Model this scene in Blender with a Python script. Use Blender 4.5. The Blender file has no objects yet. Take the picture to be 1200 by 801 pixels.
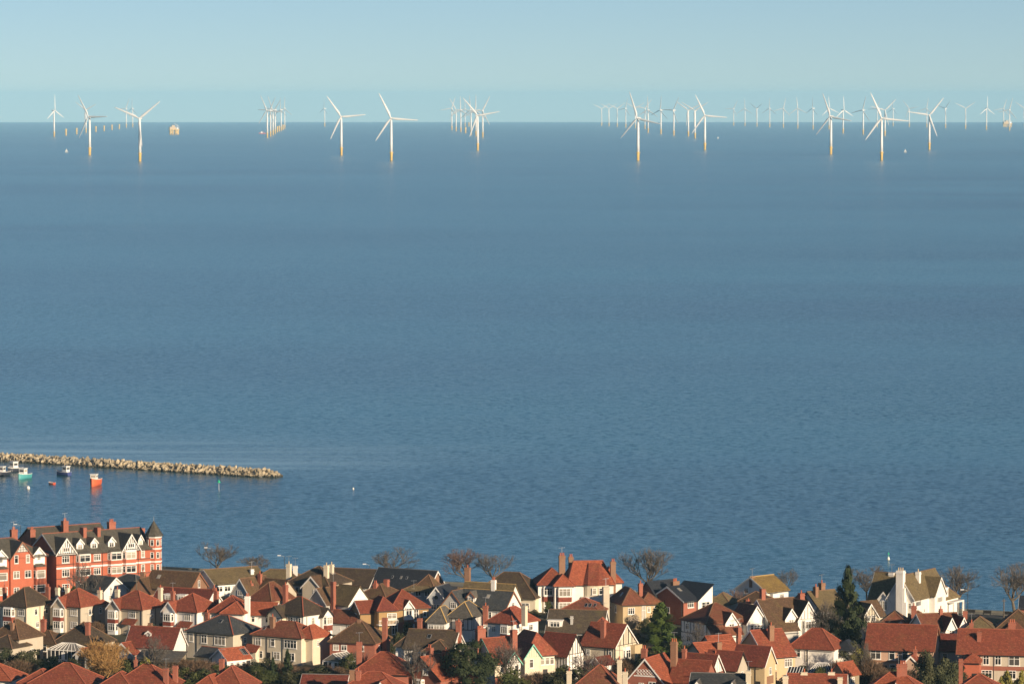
import bpy, math, random
from mathutils import Vector, Matrix

# ------------------------------------------------------------------ camera, sky, sun, exposure
SC = bpy.context.scene
COL = SC.collection
F, CX, CY, HCAM, REARTH = 5200.0, 600.0, 400.5, 115.0, 7.4e6
PITCH = math.atan((CY - 114.0) / F)          # level line of sight lies above the visible sea horizon
GZ = 5.0                                     # street level above the sea

cam_d = bpy.data.cameras.new('camera'); cam = bpy.data.objects.new('camera', cam_d); COL.objects.link(cam)
cam.location = (0, 0, HCAM); cam.rotation_euler = (math.pi / 2 - PITCH, 0, 0)
cam_d.sensor_width = 36.0; cam_d.lens = F / 1200.0 * 36.0
cam_d.clip_start = 1.0; cam_d.clip_end = 90000.0
SC.camera = cam

SUN_AZ, SUN_EL = 139.0, 15.0                 # clockwise from +Y (straight ahead), degrees
world = bpy.data.worlds.new('World'); SC.world = world; world.use_nodes = True
wn = world.node_tree; wn.nodes.clear()
sky = wn.nodes.new('ShaderNodeTexSky'); sky.sky_type = 'NISHITA'; sky.sun_disc = False
sky.sun_elevation = math.radians(SUN_EL); sky.sun_rotation = math.radians(SUN_AZ)
sky.altitude = 100; sky.air_density = 0.6; sky.dust_density = 0.0; sky.ozone_density = 2.8
stc = wn.nodes.new('ShaderNodeTexCoord'); sdp = wn.nodes.new('ShaderNodeVectorMath'); sdp.operation = 'ADD'; sdp.inputs[1].default_value = (0, 0, 0.012)
wn.links.new(stc.outputs['Generated'], sdp.inputs[0]); wn.links.new(sdp.outputs[0], sky.inputs['Vector'])   # the horizon dips below eye level from up here
bg = wn.nodes.new('ShaderNodeBackground'); bg.inputs['Strength'].default_value = 0.06
wo = wn.nodes.new('ShaderNodeOutputWorld')
wn.links.new(sky.outputs[0], bg.inputs[0]); wn.links.new(bg.outputs[0], wo.inputs[0])

sd = bpy.data.lights.new('sun', 'SUN'); sun = bpy.data.objects.new('sun', sd); COL.objects.link(sun)
sd.energy = 5.0; sd.angle = math.radians(0.5); sd.color = (1.0, 0.80, 0.58)
sv = Vector((math.sin(math.radians(SUN_AZ)) * math.cos(math.radians(SUN_EL)),
             math.cos(math.radians(SUN_AZ)) * math.cos(math.radians(SUN_EL)), math.sin(math.radians(SUN_EL))))
sun.rotation_euler = (-sv).to_track_quat('-Z', 'Y').to_euler(); sun.location = (300, -300, 400)

SC.view_settings.view_transform = 'Standard'; SC.view_settings.look = 'None'
SC.view_settings.exposure = 0.48; SC.view_settings.gamma = 1.0
SC.render.engine = 'CYCLES'
SC.cycles.volume_bounces = 1

# ------------------------------------------------------------------ helpers
def ray(px, py):
    a, b = (px - CX) / F, (py - CY) / F
    return Vector((a, math.cos(PITCH) - b * math.sin(PITCH), -math.sin(PITCH) - b * math.cos(PITCH)))
def at(px, py, z):
    r = ray(px, py); t = (z - HCAM) / r.z
    return Vector((0, 0, HCAM)) + r * t
def at_dist(px, py, d):
    r = ray(px, py); return Vector((0, 0, HCAM)) + r * (d / r.y)
def sea_z(x, y): return -(x * x + y * y) / (2 * REARTH)
def at_sea(px, py):
    r = ray(px, py); A = (r.x ** 2 + r.y ** 2) / (2 * REARTH)
    disc = r.z * r.z - 4 * A * HCAM
    t = (-r.z - math.sqrt(max(0, disc))) / (2 * A)
    return Vector((0, 0, HCAM)) + r * t

def tag(o, label=None, cat=None, group=None, kind=None):
    if label: o['label'] = label
    if cat: o['category'] = cat
    if group: o['group'] = group
    if kind: o['kind'] = kind
    return o
def empty(name, loc, rz=0.0):
    o = bpy.data.objects.new(name, None); COL.objects.link(o)
    o.location = loc; o.rotation_euler = (0, 0, rz); o.empty_display_size = 0.5
    return o
def link_mesh(name, me, parent=None, loc=(0, 0, 0), rot=(0, 0, 0), scale=(1, 1, 1)):
    o = bpy.data.objects.new(name, me); COL.objects.link(o)
    o.parent = parent; o.location = loc; o.rotation_euler = rot; o.scale = scale
    return o
def copy_tree(o, parent=None):
    c = o.copy(); COL.objects.link(c); c.parent = parent
    for ch in o.children: copy_tree(ch, c)
    return c

class MB:
    def __init__(s): s.v = []; s.f = []
    def quadstrip(s, pts, faces):
        b = len(s.v); s.v += [tuple(p) for p in pts]; s.f += [tuple(b + i for i in f) for f in faces]; return s
    def box(s, x0, x1, y0, y1, z0, z1):
        return s.quadstrip([(x0,y0,z0),(x1,y0,z0),(x1,y1,z0),(x0,y1,z0),(x0,y0,z1),(x1,y0,z1),(x1,y1,z1),(x0,y1,z1)],
            [(0,3,2,1),(4,5,6,7),(0,1,5,4),(1,2,6,5),(2,3,7,6),(3,0,4,7)])
    def prism(s, poly, z0, z1):
        n = len(poly)
        return s.quadstrip([(x,y,z0) for x,y in poly] + [(x,y,z1) for x,y in poly],
            [tuple(range(n-1,-1,-1)), tuple(range(n,2*n))] + [(i,(i+1)%n,n+(i+1)%n,n+i) for i in range(n)])
    def extrude(s, pts, vec):               # planar polygon pushed along vec
        n = len(pts); v = Vector(vec)
        return s.quadstrip([Vector(p) for p in pts] + [Vector(p) + v for p in pts],
            [tuple(range(n)), tuple(range(2*n-1,n-1,-1))] + [(i,n+i,n+(i+1)%n,(i+1)%n) for i in range(n)])
    def bar(s, a, b, w, h=None):
        a, b = Vector(a), Vector(b); h = h or w
        d = (b - a).normalized(); up = Vector((0,0,1)) if abs(d.z) < .95 else Vector((1,0,0))
        sx = d.cross(up).normalized() * w / 2; sy = sx.cross(d).normalized() * h / 2
        return s.quadstrip([a-sx-sy,a+sx-sy,a+sx+sy,a-sx+sy,b-sx-sy,b+sx-sy,b+sx+sy,b-sx+sy],
            [(0,3,2,1),(4,5,6,7),(0,1,5,4),(1,2,6,5),(2,3,7,6),(3,0,4,7)])
    def tube(s, a, b, ra, rb, n=6, cap=True):
        a, b = Vector(a), Vector(b); d = (b - a).normalized(); up = Vector((0,0,1)) if abs(d.z) < .95 else Vector((1,0,0))
        x = d.cross(up).normalized(); y = x.cross(d)
        pts = []
        for c, r in ((a, ra), (b, rb)):
            for i in range(n):
                t = 2 * math.pi * i / n; pts.append(c + x * math.cos(t) * r + y * math.sin(t) * r)
        fs = [(i,(i+1)%n,n+(i+1)%n,n+i) for i in range(n)]
        if cap: fs += [tuple(range(n-1,-1,-1)), tuple(range(n,2*n))]
        return s.quadstrip(pts, fs)
    def lathe(s, prof, n=12, c=(0,0)):      # prof: list of (r, z)
        b = len(s.v)
        for r, z in prof:
            for i in range(n):
                t = 2*math.pi*i/n; s.v.append((c[0]+r*math.cos(t), c[1]+r*math.sin(t), z))
        for k in range(len(prof)-1):
            for i in range(n):
                s.f.append((b+k*n+i, b+k*n+(i+1)%n, b+(k+1)*n+(i+1)%n, b+(k+1)*n+i))
        s.f.append(tuple(b+i for i in range(n-1,-1,-1))); m = b+(len(prof)-1)*n
        s.f.append(tuple(m+i for i in range(n)))
        return s
    def mesh(s, name, mat, smooth=False):
        me = bpy.data.meshes.new(name); me.from_pydata(s.v, [], s.f)
        if mat: me.materials.append(mat)
        if smooth:
            me.polygons.foreach_set('use_smooth', [True]*len(me.polygons))
        me.update(); return me
    def build(s, name, mat, parent=None, loc=(0,0,0), rot=(0,0,0), smooth=False):
        return link_mesh(name, s.mesh(name, mat, smooth), parent, loc, rot)

# ------------------------------------------------------------------ materials
def nt(name):
    m = bpy.data.materials.new(name); m.use_nodes = True
    t = m.node_tree; b = t.nodes['Principled BSDF']; return m, t, b
def N(t, typ, **kw):
    n = t.nodes.new(typ)
    for k, v in kw.items():
        if k in n.inputs: n.inputs[k].default_value = v
        else: setattr(n, k, v)
    return n
def mixc(t, fac, a, b, mode='MIX'):
    n = t.nodes.new('ShaderNodeMix'); n.data_type = 'RGBA'; n.blend_type = mode
    def put(sock, val):
        if hasattr(val, 'links') or hasattr(val, 'is_linked'): t.links.new(val, sock)
        elif isinstance(val, (tuple, list)): sock.default_value = (*val[:3], 1)
        else: sock.default_value = val
    put(n.inputs[0], fac); put(n.inputs[6], a); put(n.inputs[7], b)
    return n.outputs[2]
def ramp(t, src, stops):
    n = t.nodes.new('ShaderNodeValToRGB'); e = n.color_ramp.elements
    while len(e) < len(stops): e.new(0.5)
    for i, (p, c) in enumerate(stops):
        e[i].position = p; e[i].color = (c, c, c, 1) if not isinstance(c, tuple) else (*c, 1)
    t.links.new(src, n.inputs[0]); return n.outputs[0]
def objco(t): return t.nodes.new('ShaderNodeTexCoord').outputs['Object']
def jitter(t, col, amt=0.12):               # every piece a slightly different tone
    oi = t.nodes.new('ShaderNodeObjectInfo')
    hsv = t.nodes.new('ShaderNodeHueSaturation')
    mr = N(t, 'ShaderNodeMapRange'); mr.inputs['To Min'].default_value = 1-amt; mr.inputs['To Max'].default_value = 1+amt
    t.links.new(oi.outputs['Random'], mr.inputs[0]); t.links.new(mr.outputs[0], hsv.inputs['Value'])
    t.links.new(col, hsv.inputs['Color']); return hsv.outputs[0]

def mat_plain(name, col, rough=0.6, metal=0.0, spec=0.4, var=0.12, scale=3.0):
    m, t, b = nt(name); co = objco(t)
    n = N(t, 'ShaderNodeTexNoise', Scale=scale, Detail=4.0); t.links.new(co, n.inputs['Vector'])
    c = mixc(t, ramp(t, n.outputs[0], [(0.3, 0), (0.7, 1)]), [x*(1-var) for x in col], [min(1, x*(1+var)) for x in col])
    t.links.new(c, b.inputs['Base Color']); b.inputs['Roughness'].default_value = rough
    b.inputs['Metallic'].default_value = metal; b.inputs['Specular IOR Level'].default_value = spec
    return m
def mat_wall(name, col, dirt=0.35):         # painted render or roughcast with weather streaks
    m, t, b = nt(name); co = objco(t)
    n1 = N(t, 'ShaderNodeTexNoise', Scale=0.7, Detail=5.0, Roughness=0.65); t.links.new(co, n1.inputs['Vector'])
    mp = t.nodes.new('ShaderNodeMapping'); mp.inputs['Scale'].default_value = (2.5, 2.5, 0.25); t.links.new(co, mp.inputs[0])
    n2 = N(t, 'ShaderNodeTexNoise', Scale=1.0, Detail=4.0); t.links.new(mp.outputs[0], n2.inputs['Vector'])
    n3 = N(t, 'ShaderNodeTexNoise', Scale=14.0, Detail=3.0); t.links.new(co, n3.inputs['Vector'])
    c = mixc(t, ramp(t, n1.outputs[0], [(0.42, 0), (0.75, dirt)]), col, [col[0]*0.72, col[1]*0.68, col[2]*0.60])
    c = mixc(t, ramp(t, n2.outputs[0], [(0.55, 0), (0.78, dirt)]), c, [col[0]*0.62, col[1]*0.58, col[2]*0.50])
    c = jitter(t, c, 0.07)
    t.links.new(c, b.inputs['Base Color']); b.inputs['Roughness'].default_value = 0.9
    bp = N(t, 'ShaderNodeBump', Strength=0.4, Distance=0.03); t.links.new(n3.outputs[0], bp.inputs['Height'])
    t.links.new(bp.outputs[0], b.inputs['Normal']); return m
def uv_xyz(t, co, su=1.0, sv=1.0):          # courses follow height, columns follow plan position
    sp = t.nodes.new('ShaderNodeSeparateXYZ'); t.links.new(co, sp.inputs[0])
    ad = N(t, 'ShaderNodeMath', operation='ADD'); t.links.new(sp.outputs[0], ad.inputs[0]); t.links.new(sp.outputs[1], ad.inputs[1])
    cb = t.nodes.new('ShaderNodeCombineXYZ'); t.links.new(ad.outputs[0], cb.inputs[0]); t.links.new(sp.outputs[2], cb.inputs[1])
    return cb.outputs[0]
def mat_brick(name, c1, c2, mortar):
    m, t, b = nt(name); co = objco(t); uv = uv_xyz(t, co)
    br = N(t, 'ShaderNodeTexBrick', Scale=1.0); br.inputs['Brick Width'].default_value = 0.22; br.inputs['Row Height'].default_value = 0.06
    br.inputs['Mortar Size'].default_value = 0.008
    for k, c in (('Color1', c1), ('Color2', c2), ('Mortar', mortar)): br.inputs[k].default_value = (*c, 1)
    t.links.new(uv, br.inputs['Vector'])
    n = N(t, 'ShaderNodeTexNoise', Scale=0.6, Detail=6.0, Roughness=0.7); t.links.new(co, n.inputs['Vector'])
    c = mixc(t, ramp(t, n.outputs[0], [(0.45, 0), (0.8, 0.55)]), br.outputs[0], [x*0.55 for x in c1])
    t.links.new(jitter(t, c, 0.08), b.inputs['Base Color']); b.inputs['Roughness'].default_value = 0.88; return m
def mat_roof(name, c1, c2, moss=(0.16, 0.13, 0.04), mossamt=0.25, rough=0.8, tw=0.36, th=0.26):
    m, t, b = nt(name); co = objco(t); uv = uv_xyz(t, co)
    br = N(t, 'ShaderNodeTexBrick', Scale=1.0); br.inputs['Brick Width'].default_value = tw; br.inputs['Row Height'].default_value = th
    br.inputs['Mortar Size'].default_value = 0.02; br.inputs['Bias'].default_value = 0.0
    for k, c in (('Color1', c1), ('Color2', [x*.78 for x in c2]), ('Mortar', [x*0.4 for x in c1])): br.inputs[k].default_value = (*c, 1)
    t.links.new(uv, br.inputs['Vector'])
    n = N(t, 'ShaderNodeTexNoise', Scale=0.45, Detail=7.0, Roughness=0.72); t.links.new(co, n.inputs['Vector'])
    n2 = N(t, 'ShaderNodeTexNoise', Scale=2.6, Detail=5.0, Roughness=0.7); t.links.new(co, n2.inputs['Vector'])
    oi = t.nodes.new('ShaderNodeObjectInfo')
    off = N(t, 'ShaderNodeVectorMath', operation='ADD'); t.links.new(co, off.inputs[0])
    sc = N(t, 'ShaderNodeMath', operation='MULTIPLY'); sc.inputs[1].default_value = 40.0; t.links.new(oi.outputs['Random'], sc.inputs[0]); t.links.new(sc.outputs[0], off.inputs[1])
    for q in (n, n2): t.links.new(off.outputs[0], q.inputs['Vector'])
    c = mixc(t, ramp(t, n2.outputs[0], [(0.42, 0), (0.62, 0.8)]), br.outputs[0], [x*0.42 for x in c1])
    c = mixc(t, ramp(t, n.outputs[0], [(0.50, 0), (0.72, mossamt)]), c, moss)
    c = jitter(t, c, 0.16)
    t.links.new(c, b.inputs['Base Color']); b.inputs['Roughness'].default_value = rough; b.inputs['Specular IOR Level'].default_value = 0.3
    bp = N(t, 'ShaderNodeBump', Strength=0.6, Distance=0.03); t.links.new(br.outputs['Fac'], bp.inputs['Height']); bp.invert = True
    t.links.new(bp.outputs[0], b.inputs['Normal']); return m
def mat_glass(name):                        # dark rooms behind reflecting panes, some with curtains
    m, t, b = nt(name); oi = t.nodes.new('ShaderNodeObjectInfo')
    c = ramp(t, oi.outputs['Random'], [(0.0, (0.012, 0.014, 0.016)), (0.55, (0.03, 0.032, 0.034)), (0.66, (0.20, 0.18, 0.15)), (1.0, (0.42, 0.38, 0.30))])
    t.links.new(c, b.inputs['Base Color']); b.inputs['Roughness'].default_value = 0.12; b.inputs['IOR'].default_value = 1.5; return m
def mat_leaf(name, c1, c2, sc=1.2, trans=0.15):
    m, t, b = nt(name); co = objco(t)
    n = N(t, 'ShaderNodeTexNoise', Scale=sc, Detail=4.0); t.links.new(co, n.inputs['Vector'])
    n2 = N(t, 'ShaderNodeTexNoise', Scale=9.0, Detail=2.0); t.links.new(co, n2.inputs['Vector'])
    c = mixc(t, ramp(t, n.outputs[0], [(0.35, 0), (0.65, 1)]), c1, c2)
    c = mixc(t, ramp(t, n2.outputs[0], [(0.45, 0), (0.7, 0.5)]), c, [x*0.5 for x in c1])
    t.links.new(jitter(t, c, 0.15), b.inputs['Base Color']); b.inputs['Roughness'].default_value = 0.7
    b.inputs['Specular IOR Level'].default_value = 0.25; return m

M = {}
for k, c in dict(white=(.82,.79,.72), cream=(.68,.60,.45), beige=(.50,.44,.34), grey=(.50,.49,.45), yellow=(.53,.41,.24),
                 ochre=(.36,.23,.10), pink=(.52,.34,.24), paleorange=(.60,.42,.25), stone=(.30,.25,.17), greyblue=(.42,.45,.47)).items():
    M[k] = mat_wall('wall_' + k, c)
M['brick'] = mat_brick('brick_red', (.38,.10,.05), (.30,.07,.04), (.28,.18,.13))
M['hotelbrick'] = mat_brick('brick_hotel', (.49,.115,.052), (.41,.095,.045), (.40,.16,.10))
M['brownbrick'] = mat_brick('brick_brown', (.30,.15,.08), (.24,.11,.06), (.25,.18,.12))
M['r_red'] = mat_roof('roof_red', (.36,.098,.052), (.28,.07,.04), mossamt=.25)
M['r_orange'] = mat_roof('roof_orange', (.47,.13,.062), (.39,.10,.05), mossamt=.12)
M['r_dkred'] = mat_roof('roof_dark_red', (.24,.06,.038), (.185,.046,.03), mossamt=.2)
M['r_rust'] = mat_roof('roof_rust', (.28,.10,.055), (.21,.07,.042), mossamt=.35)
M['r_brown'] = mat_roof('roof_brown', (.155,.09,.05), (.12,.07,.04), mossamt=.4)
M['r_dkbrown'] = mat_roof('roof_dark_brown', (.105,.075,.05), (.085,.06,.042), mossamt=.35)
M['r_olive'] = mat_roof('roof_olive', (.24,.18,.09), (.20,.15,.075), moss=(.25,.19,.07), mossamt=.5)
M['r_gold'] = mat_roof('roof_gold', (.32,.21,.07), (.27,.18,.06), moss=(.36,.25,.06), mossamt=.5)
M['r_slate'] = mat_roof('roof_slate', (.095,.10,.10), (.075,.082,.085), moss=(.14,.12,.08), mossamt=.4, rough=.6)
M['r_greyslate'] = mat_roof('roof_grey_slate', (.17,.155,.13), (.14,.13,.115), moss=(.19,.15,.08), mossamt=.4, rough=.7)
M['r_moss'] = mat_roof('roof_mossy', (.12,.09,.06), (.09,.07,.05), moss=(.12,.105,.04), mossamt=.6)
M['r_navy'] = mat_roof('roof_navy_slate', (.045,.05,.06), (.036,.04,.05), mossamt=.05, rough=.5)
M['r_hotel'] = mat_roof('roof_hotel_slate', (.13,.12,.095), (.11,.10,.08), moss=(.17,.14,.07), mossamt=.4, rough=.6)
M['ridge_red'] = mat_plain('ridge_tile_red', (.33,.095,.05), .8)
M['ridge_yellow'] = mat_plain('ridge_tile_yellow', (.50,.33,.12), .8)
M['ridge_brown'] = mat_plain('ridge_tile_brown', (.20,.11,.06), .8)
M['ridge_slate'] = mat_plain('ridge_tile_slate', (.16,.15,.14), .8)
M['pot'] = mat_plain('chimney_pot_clay', (.42,.12,.06), .8)
M['potcream'] = mat_plain('chimney_pot_buff', (.55,.42,.26), .8)
M['paint'] = mat_plain('white_paint', (.80,.78,.72), .5)
M['black'] = mat_plain('black_timber', (.02,.018,.016), .6)
M['brownpaint'] = mat_plain('brown_paint', (.28,.12,.06), .6)
M['greenpaint'] = mat_plain('green_paint', (.18,.50,.38), .5)
M['glass'] = mat_glass('window_glass')
M['tilehung'] = mat_roof('hung_tile', (.34,.085,.05), (.28,.065,.04), mossamt=.1)
M['metal'] = mat_plain('galvanised_metal', (.45,.46,.46), .45, .6)
M['darkmetal'] = mat_plain('dark_metal', (.03,.03,.03), .5, .3)
M['lamp'] = mat_plain('lamp_head', (.8,.8,.78), .4)
M['bark'] = mat_plain('bark', (.13,.105,.075), .9, var=.3)
M['twig'] = mat_plain('twig', (.115,.098,.082), .9, var=.3)
M['twigbrown'] = mat_plain('twig_brown', (.15,.095,.055), .9, var=.3)
M['twigred'] = mat_plain('twig_red', (.14,.092,.074), .9, var=.3)
M['twiggold'] = mat_plain('twig_gold', (.38,.22,.075), .9, var=.3)
M['blossom'] = mat_leaf('pale_blossom', (.55,.46,.36), (.40,.34,.25))
M['leaf'] = mat_leaf('leaf_green', (.045,.06,.016), (.085,.085,.022))
M['conifer'] = mat_leaf('conifer_green', (.045,.085,.018), (.10,.125,.022))
M['darkconifer'] = mat_leaf('dark_conifer', (.022,.04,.014), (.05,.06,.018))
M['greyleaf'] = mat_leaf('grey_green_leaf', (.055,.065,.03), (.11,.105,.045))
M['brownleaf'] = mat_leaf('brown_shrub', (.15,.09,.045), (.22,.14,.06))
M['rustleaf'] = mat_leaf('rust_hedge', (.26,.09,.035), (.32,.13,.045))
M['yellowleaf'] = mat_leaf('yellow_green_leaf', (.20,.19,.04), (.28,.24,.05))
M['ivy'] = mat_leaf('ivy', (.035,.045,.018), (.075,.07,.03))

# ------------------------------------------------------------------ the sea: one sheet that curves with the earth
def build_sea():
    m, t, b = nt('sea_water')
    co = t.nodes.new('ShaderNodeNewGeometry').outputs['Position']
    def noise(scale, sx, sy, det=4.0, rg=0.55):
        mp = t.nodes.new('ShaderNodeMapping'); mp.inputs['Scale'].default_value = (sx, sy, 0.0); mp.inputs['Rotation'].default_value = (0, 0, 0.12)
        t.links.new(co, mp.inputs[0])
        n = N(t, 'ShaderNodeTexNoise', Scale=scale, Detail=det, Roughness=rg); t.links.new(mp.outputs[0], n.inputs['Vector']); return n
    chop = noise(0.9, 0.6, 1.0, 3.0)
    # wave facets tilt the surface normal
    sub = N(t, 'ShaderNodeVectorMath', operation='SUBTRACT'); sub.inputs[1].default_value = (0.5, 0.5, 0.5); t.links.new(chop.outputs['Color'], sub.inputs[0])
    mul = N(t, 'ShaderNodeVectorMath', operation='MULTIPLY'); t.links.new(sub.outputs[0], mul.inputs[0])
    # wind patches, swell and wave lines from metres to kilometres: rougher and smoother water
    w1 = noise(1/1400.0, 0.5, 1.0, 3.0, 0.6); tot = None
    for src, amp in ((w1, 1.5), (noise(1/240.0, 0.4, 1.0, 2.0), 1.0), (noise(1/55.0, 0.3, 1.0, 2.0), .75), (noise(1/14.0, 0.09, 1.0, 2.0), .45), (noise(1/4.2, 0.07, 1.0, 2.0), .85), (noise(1/1.5, 0.12, 1.0, 1.0), .8)):
        ml = N(t, 'ShaderNodeMath', operation='MULTIPLY_ADD'); ml.inputs[1].default_value = amp; t.links.new(src.outputs[0], ml.inputs[0])
        if tot is None: ml.inputs[2].default_value = 0.0
        else: t.links.new(tot, ml.inputs[2])
        tot = ml.outputs[0]
    mr = N(t, 'ShaderNodeMapRange'); mr.inputs['From Min'].default_value = 2.0; mr.inputs['From Max'].default_value = 3.4
    mr.inputs['To Min'].default_value = 0.15; mr.inputs['To Max'].default_value = 1.0; t.links.new(tot, mr.inputs[0])
    cb = t.nodes.new('ShaderNodeCombineXYZ'); cb.inputs[2].default_value = 0.0
    t.links.new(mr.outputs[0], cb.inputs[0]); t.links.new(mr.outputs[0], cb.inputs[1]); t.links.new(cb.outputs[0], mul.inputs[1])
    ad = N(t, 'ShaderNodeVectorMath', operation='ADD'); ad.inputs[1].default_value = (0, 0, 1); t.links.new(mul.outputs[0], ad.inputs[0])
    nm = N(t, 'ShaderNodeVectorMath', operation='NORMALIZE'); t.links.new(ad.outputs[0], nm.inputs[0])
    t.links.new(nm.outputs[0], b.inputs['Normal'])
    c = mixc(t, ramp(t, w1.outputs[0], [(0.42, 0), (0.60, 1)]), (.013,.104,.130), (.002,.042,.064))  # rougher water also painted darker: wind-band shading put into the base colour
    w4 = noise(1/420.0, 0.3, 1.0, 4.0, .6); c = mixc(t, ramp(t, w4.outputs[0], [(0.44, 0), (0.64, .8)]), c, (.022,.15,.185))
    # streaky patch of paler base colour on the seaward side of the breakwater
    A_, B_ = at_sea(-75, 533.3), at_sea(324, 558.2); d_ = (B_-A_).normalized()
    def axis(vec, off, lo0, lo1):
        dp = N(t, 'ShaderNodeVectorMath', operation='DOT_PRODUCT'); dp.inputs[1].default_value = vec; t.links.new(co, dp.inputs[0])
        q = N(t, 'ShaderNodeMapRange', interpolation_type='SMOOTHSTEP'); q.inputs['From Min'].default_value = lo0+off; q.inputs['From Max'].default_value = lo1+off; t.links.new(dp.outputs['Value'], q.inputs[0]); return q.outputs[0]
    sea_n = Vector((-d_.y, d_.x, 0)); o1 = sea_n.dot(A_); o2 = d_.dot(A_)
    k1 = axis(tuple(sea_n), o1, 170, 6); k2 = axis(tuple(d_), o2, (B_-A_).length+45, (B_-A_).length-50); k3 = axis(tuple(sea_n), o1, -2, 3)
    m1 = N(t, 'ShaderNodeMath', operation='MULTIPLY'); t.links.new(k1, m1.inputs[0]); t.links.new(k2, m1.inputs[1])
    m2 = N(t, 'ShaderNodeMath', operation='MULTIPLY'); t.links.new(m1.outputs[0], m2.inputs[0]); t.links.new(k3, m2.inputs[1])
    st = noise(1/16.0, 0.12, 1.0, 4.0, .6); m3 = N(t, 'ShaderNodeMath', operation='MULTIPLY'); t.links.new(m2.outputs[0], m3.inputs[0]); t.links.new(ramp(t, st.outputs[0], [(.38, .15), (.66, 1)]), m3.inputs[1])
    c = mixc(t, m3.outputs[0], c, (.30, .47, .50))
    calm = N(t, 'ShaderNodeMath', operation='MULTIPLY_ADD', use_clamp=False); calm.inputs[1].default_value = -.25; t.links.new(m3.outputs[0], calm.inputs[0]); t.links.new(mr.outputs[0], calm.inputs[2])
    for i_ in (0, 1): t.links.new(calm.outputs[0], cb.inputs[i_])       # and smoother there, in the lee of the swell
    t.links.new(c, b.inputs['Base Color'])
    b.inputs['Roughness'].default_value = 0.22; b.inputs['IOR'].default_value = 1.33; b.inputs['Specular IOR Level'].default_value = 0.5
    rs = [0]; r = 500.0
    rs = [300, 700]
    while r < 48000:
        r *= 1.06; rs.append(r + 300)
    xs = [i / 20.0 for i in range(-20, 21)]
    v = []; f = []
    for y in rs:
        half = 900 + 0.34 * y
        for u in xs:
            x = u * half; v.append((x, y, sea_z(x, y)))
    n = len(xs)
    for j in range(len(rs) - 1):
        for i in range(n - 1): f.append((j*n+i, j*n+i+1, (j+1)*n+i+1, (j+1)*n+i))
    mb = MB(); mb.v = v; mb.f = f
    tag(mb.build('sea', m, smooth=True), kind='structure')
build_sea()

# ------------------------------------------------------------------ the land: hill under the camera, level town, sea wall
def shore_y(x): return 995.3 - 0.4835 * x if abs(x) < 220 else 995.3 - 0.4835 * math.copysign(220, x) - 0.15 * (x - math.copysign(220, x))
def build_land():
    m, t, b = nt('garden_ground'); co = t.nodes.new('ShaderNodeNewGeometry').outputs['Position']
    n = N(t, 'ShaderNodeTexNoise', Scale=0.08, Detail=7.0, Roughness=.7); t.links.new(co, n.inputs['Vector'])
    n2 = N(t, 'ShaderNodeTexNoise', Scale=1.5, Detail=5.0); t.links.new(co, n2.inputs['Vector'])
    c = mixc(t, ramp(t, n.outputs[0], [(0.4, 0), (0.6, 1)]), (.045,.058,.02), (.075,.06,.035))
    c = mixc(t, ramp(t, n2.outputs[0], [(0.4, 0), (0.7, .6)]), c, (.03,.032,.016))
    t.links.new(c, b.inputs['Base Color']); b.inputs['Roughness'].default_value = .95
    xs = [-900 + 45*i for i in range(41)]
    def hz(x, y): return GZ + 107.8 * math.exp(-((y / 230.0) ** 2) - (x / 500.0) ** 2)
    ys = [-250, -150, -80, -30, 0, 30, 60, 100, 150, 200, 260, 330, 400, 480, 560, 640, 720, 800]
    v = []; f = []; n_ = len(xs)
    for y in ys: v += [(x, y, hz(x, y)) for x in xs]
    v += [(x, shore_y(x) - 0.4, GZ) for x in xs]
    v += [(x, shore_y(x), -2.0) for x in xs]
    for j in range(len(ys) + 1):
        for i in range(n_ - 1): f.append((j*n_+i, j*n_+i+1, (j+1)*n_+i+1, (j+1)*n_+i))
    mb = MB(); mb.v = v; mb.f = f
    tag(mb.build('ground', m, smooth=False), kind='structure')
    # promenade road along the shore, its kerbs and the sea wall
    asph = mat_plain('asphalt', (.055,.055,.055), .9, var=.2, scale=1.0); conc = mat_plain('concrete', (.20,.19,.15), .9, var=.2, scale=.8)
    X0, X1 = -215.0, 215.0
    def strip(o0, o1, z0, z1):
        return MB().extrude([(X0, shore_y(X0)-o0, z0), (X1, shore_y(X1)-o0, z0), (X1, shore_y(X1)-o1, z0), (X0, shore_y(X0)-o1, z0)], (0, 0, z1-z0))
    tag(strip(11.0, 5.0, GZ-.2, GZ+.004).build('road', asph), kind='structure')
    tag(strip(4.99, 2.5, GZ-.2, GZ+.12).build('pavement', conc), kind='structure')
    w = strip(1.2, .3, GZ-.3, GZ+.45).build('sea_wall', conc)
    tag(w, 'low concrete sea wall edging the promenade by the water', 'wall')
build_land()

# ------------------------------------------------------------------ the air: one even haze over town, sea and wind farm
def build_haze():
    m = bpy.data.materials.new('haze_air'); m.use_nodes = True; t = m.node_tree; t.nodes.clear()
    v = t.nodes.new('ShaderNodeVolumePrincipled'); v.inputs['Color'].default_value = (.41, .76, 1.0, 1)
    v.inputs['Density'].default_value = 2.8e-5; v.inputs['Anisotropy'].default_value = -0.19
    o = t.nodes.new('ShaderNodeOutputMaterial'); t.links.new(v.outputs[0], o.inputs['Volume'])
    hz = MB().box(-18500, 18500, -600, 52000, -205, 170).build('haze', m)
    tag(hz, 'thin pale sea haze fading the far wind turbines', 'haze', kind='stuff')
build_haze()
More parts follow.
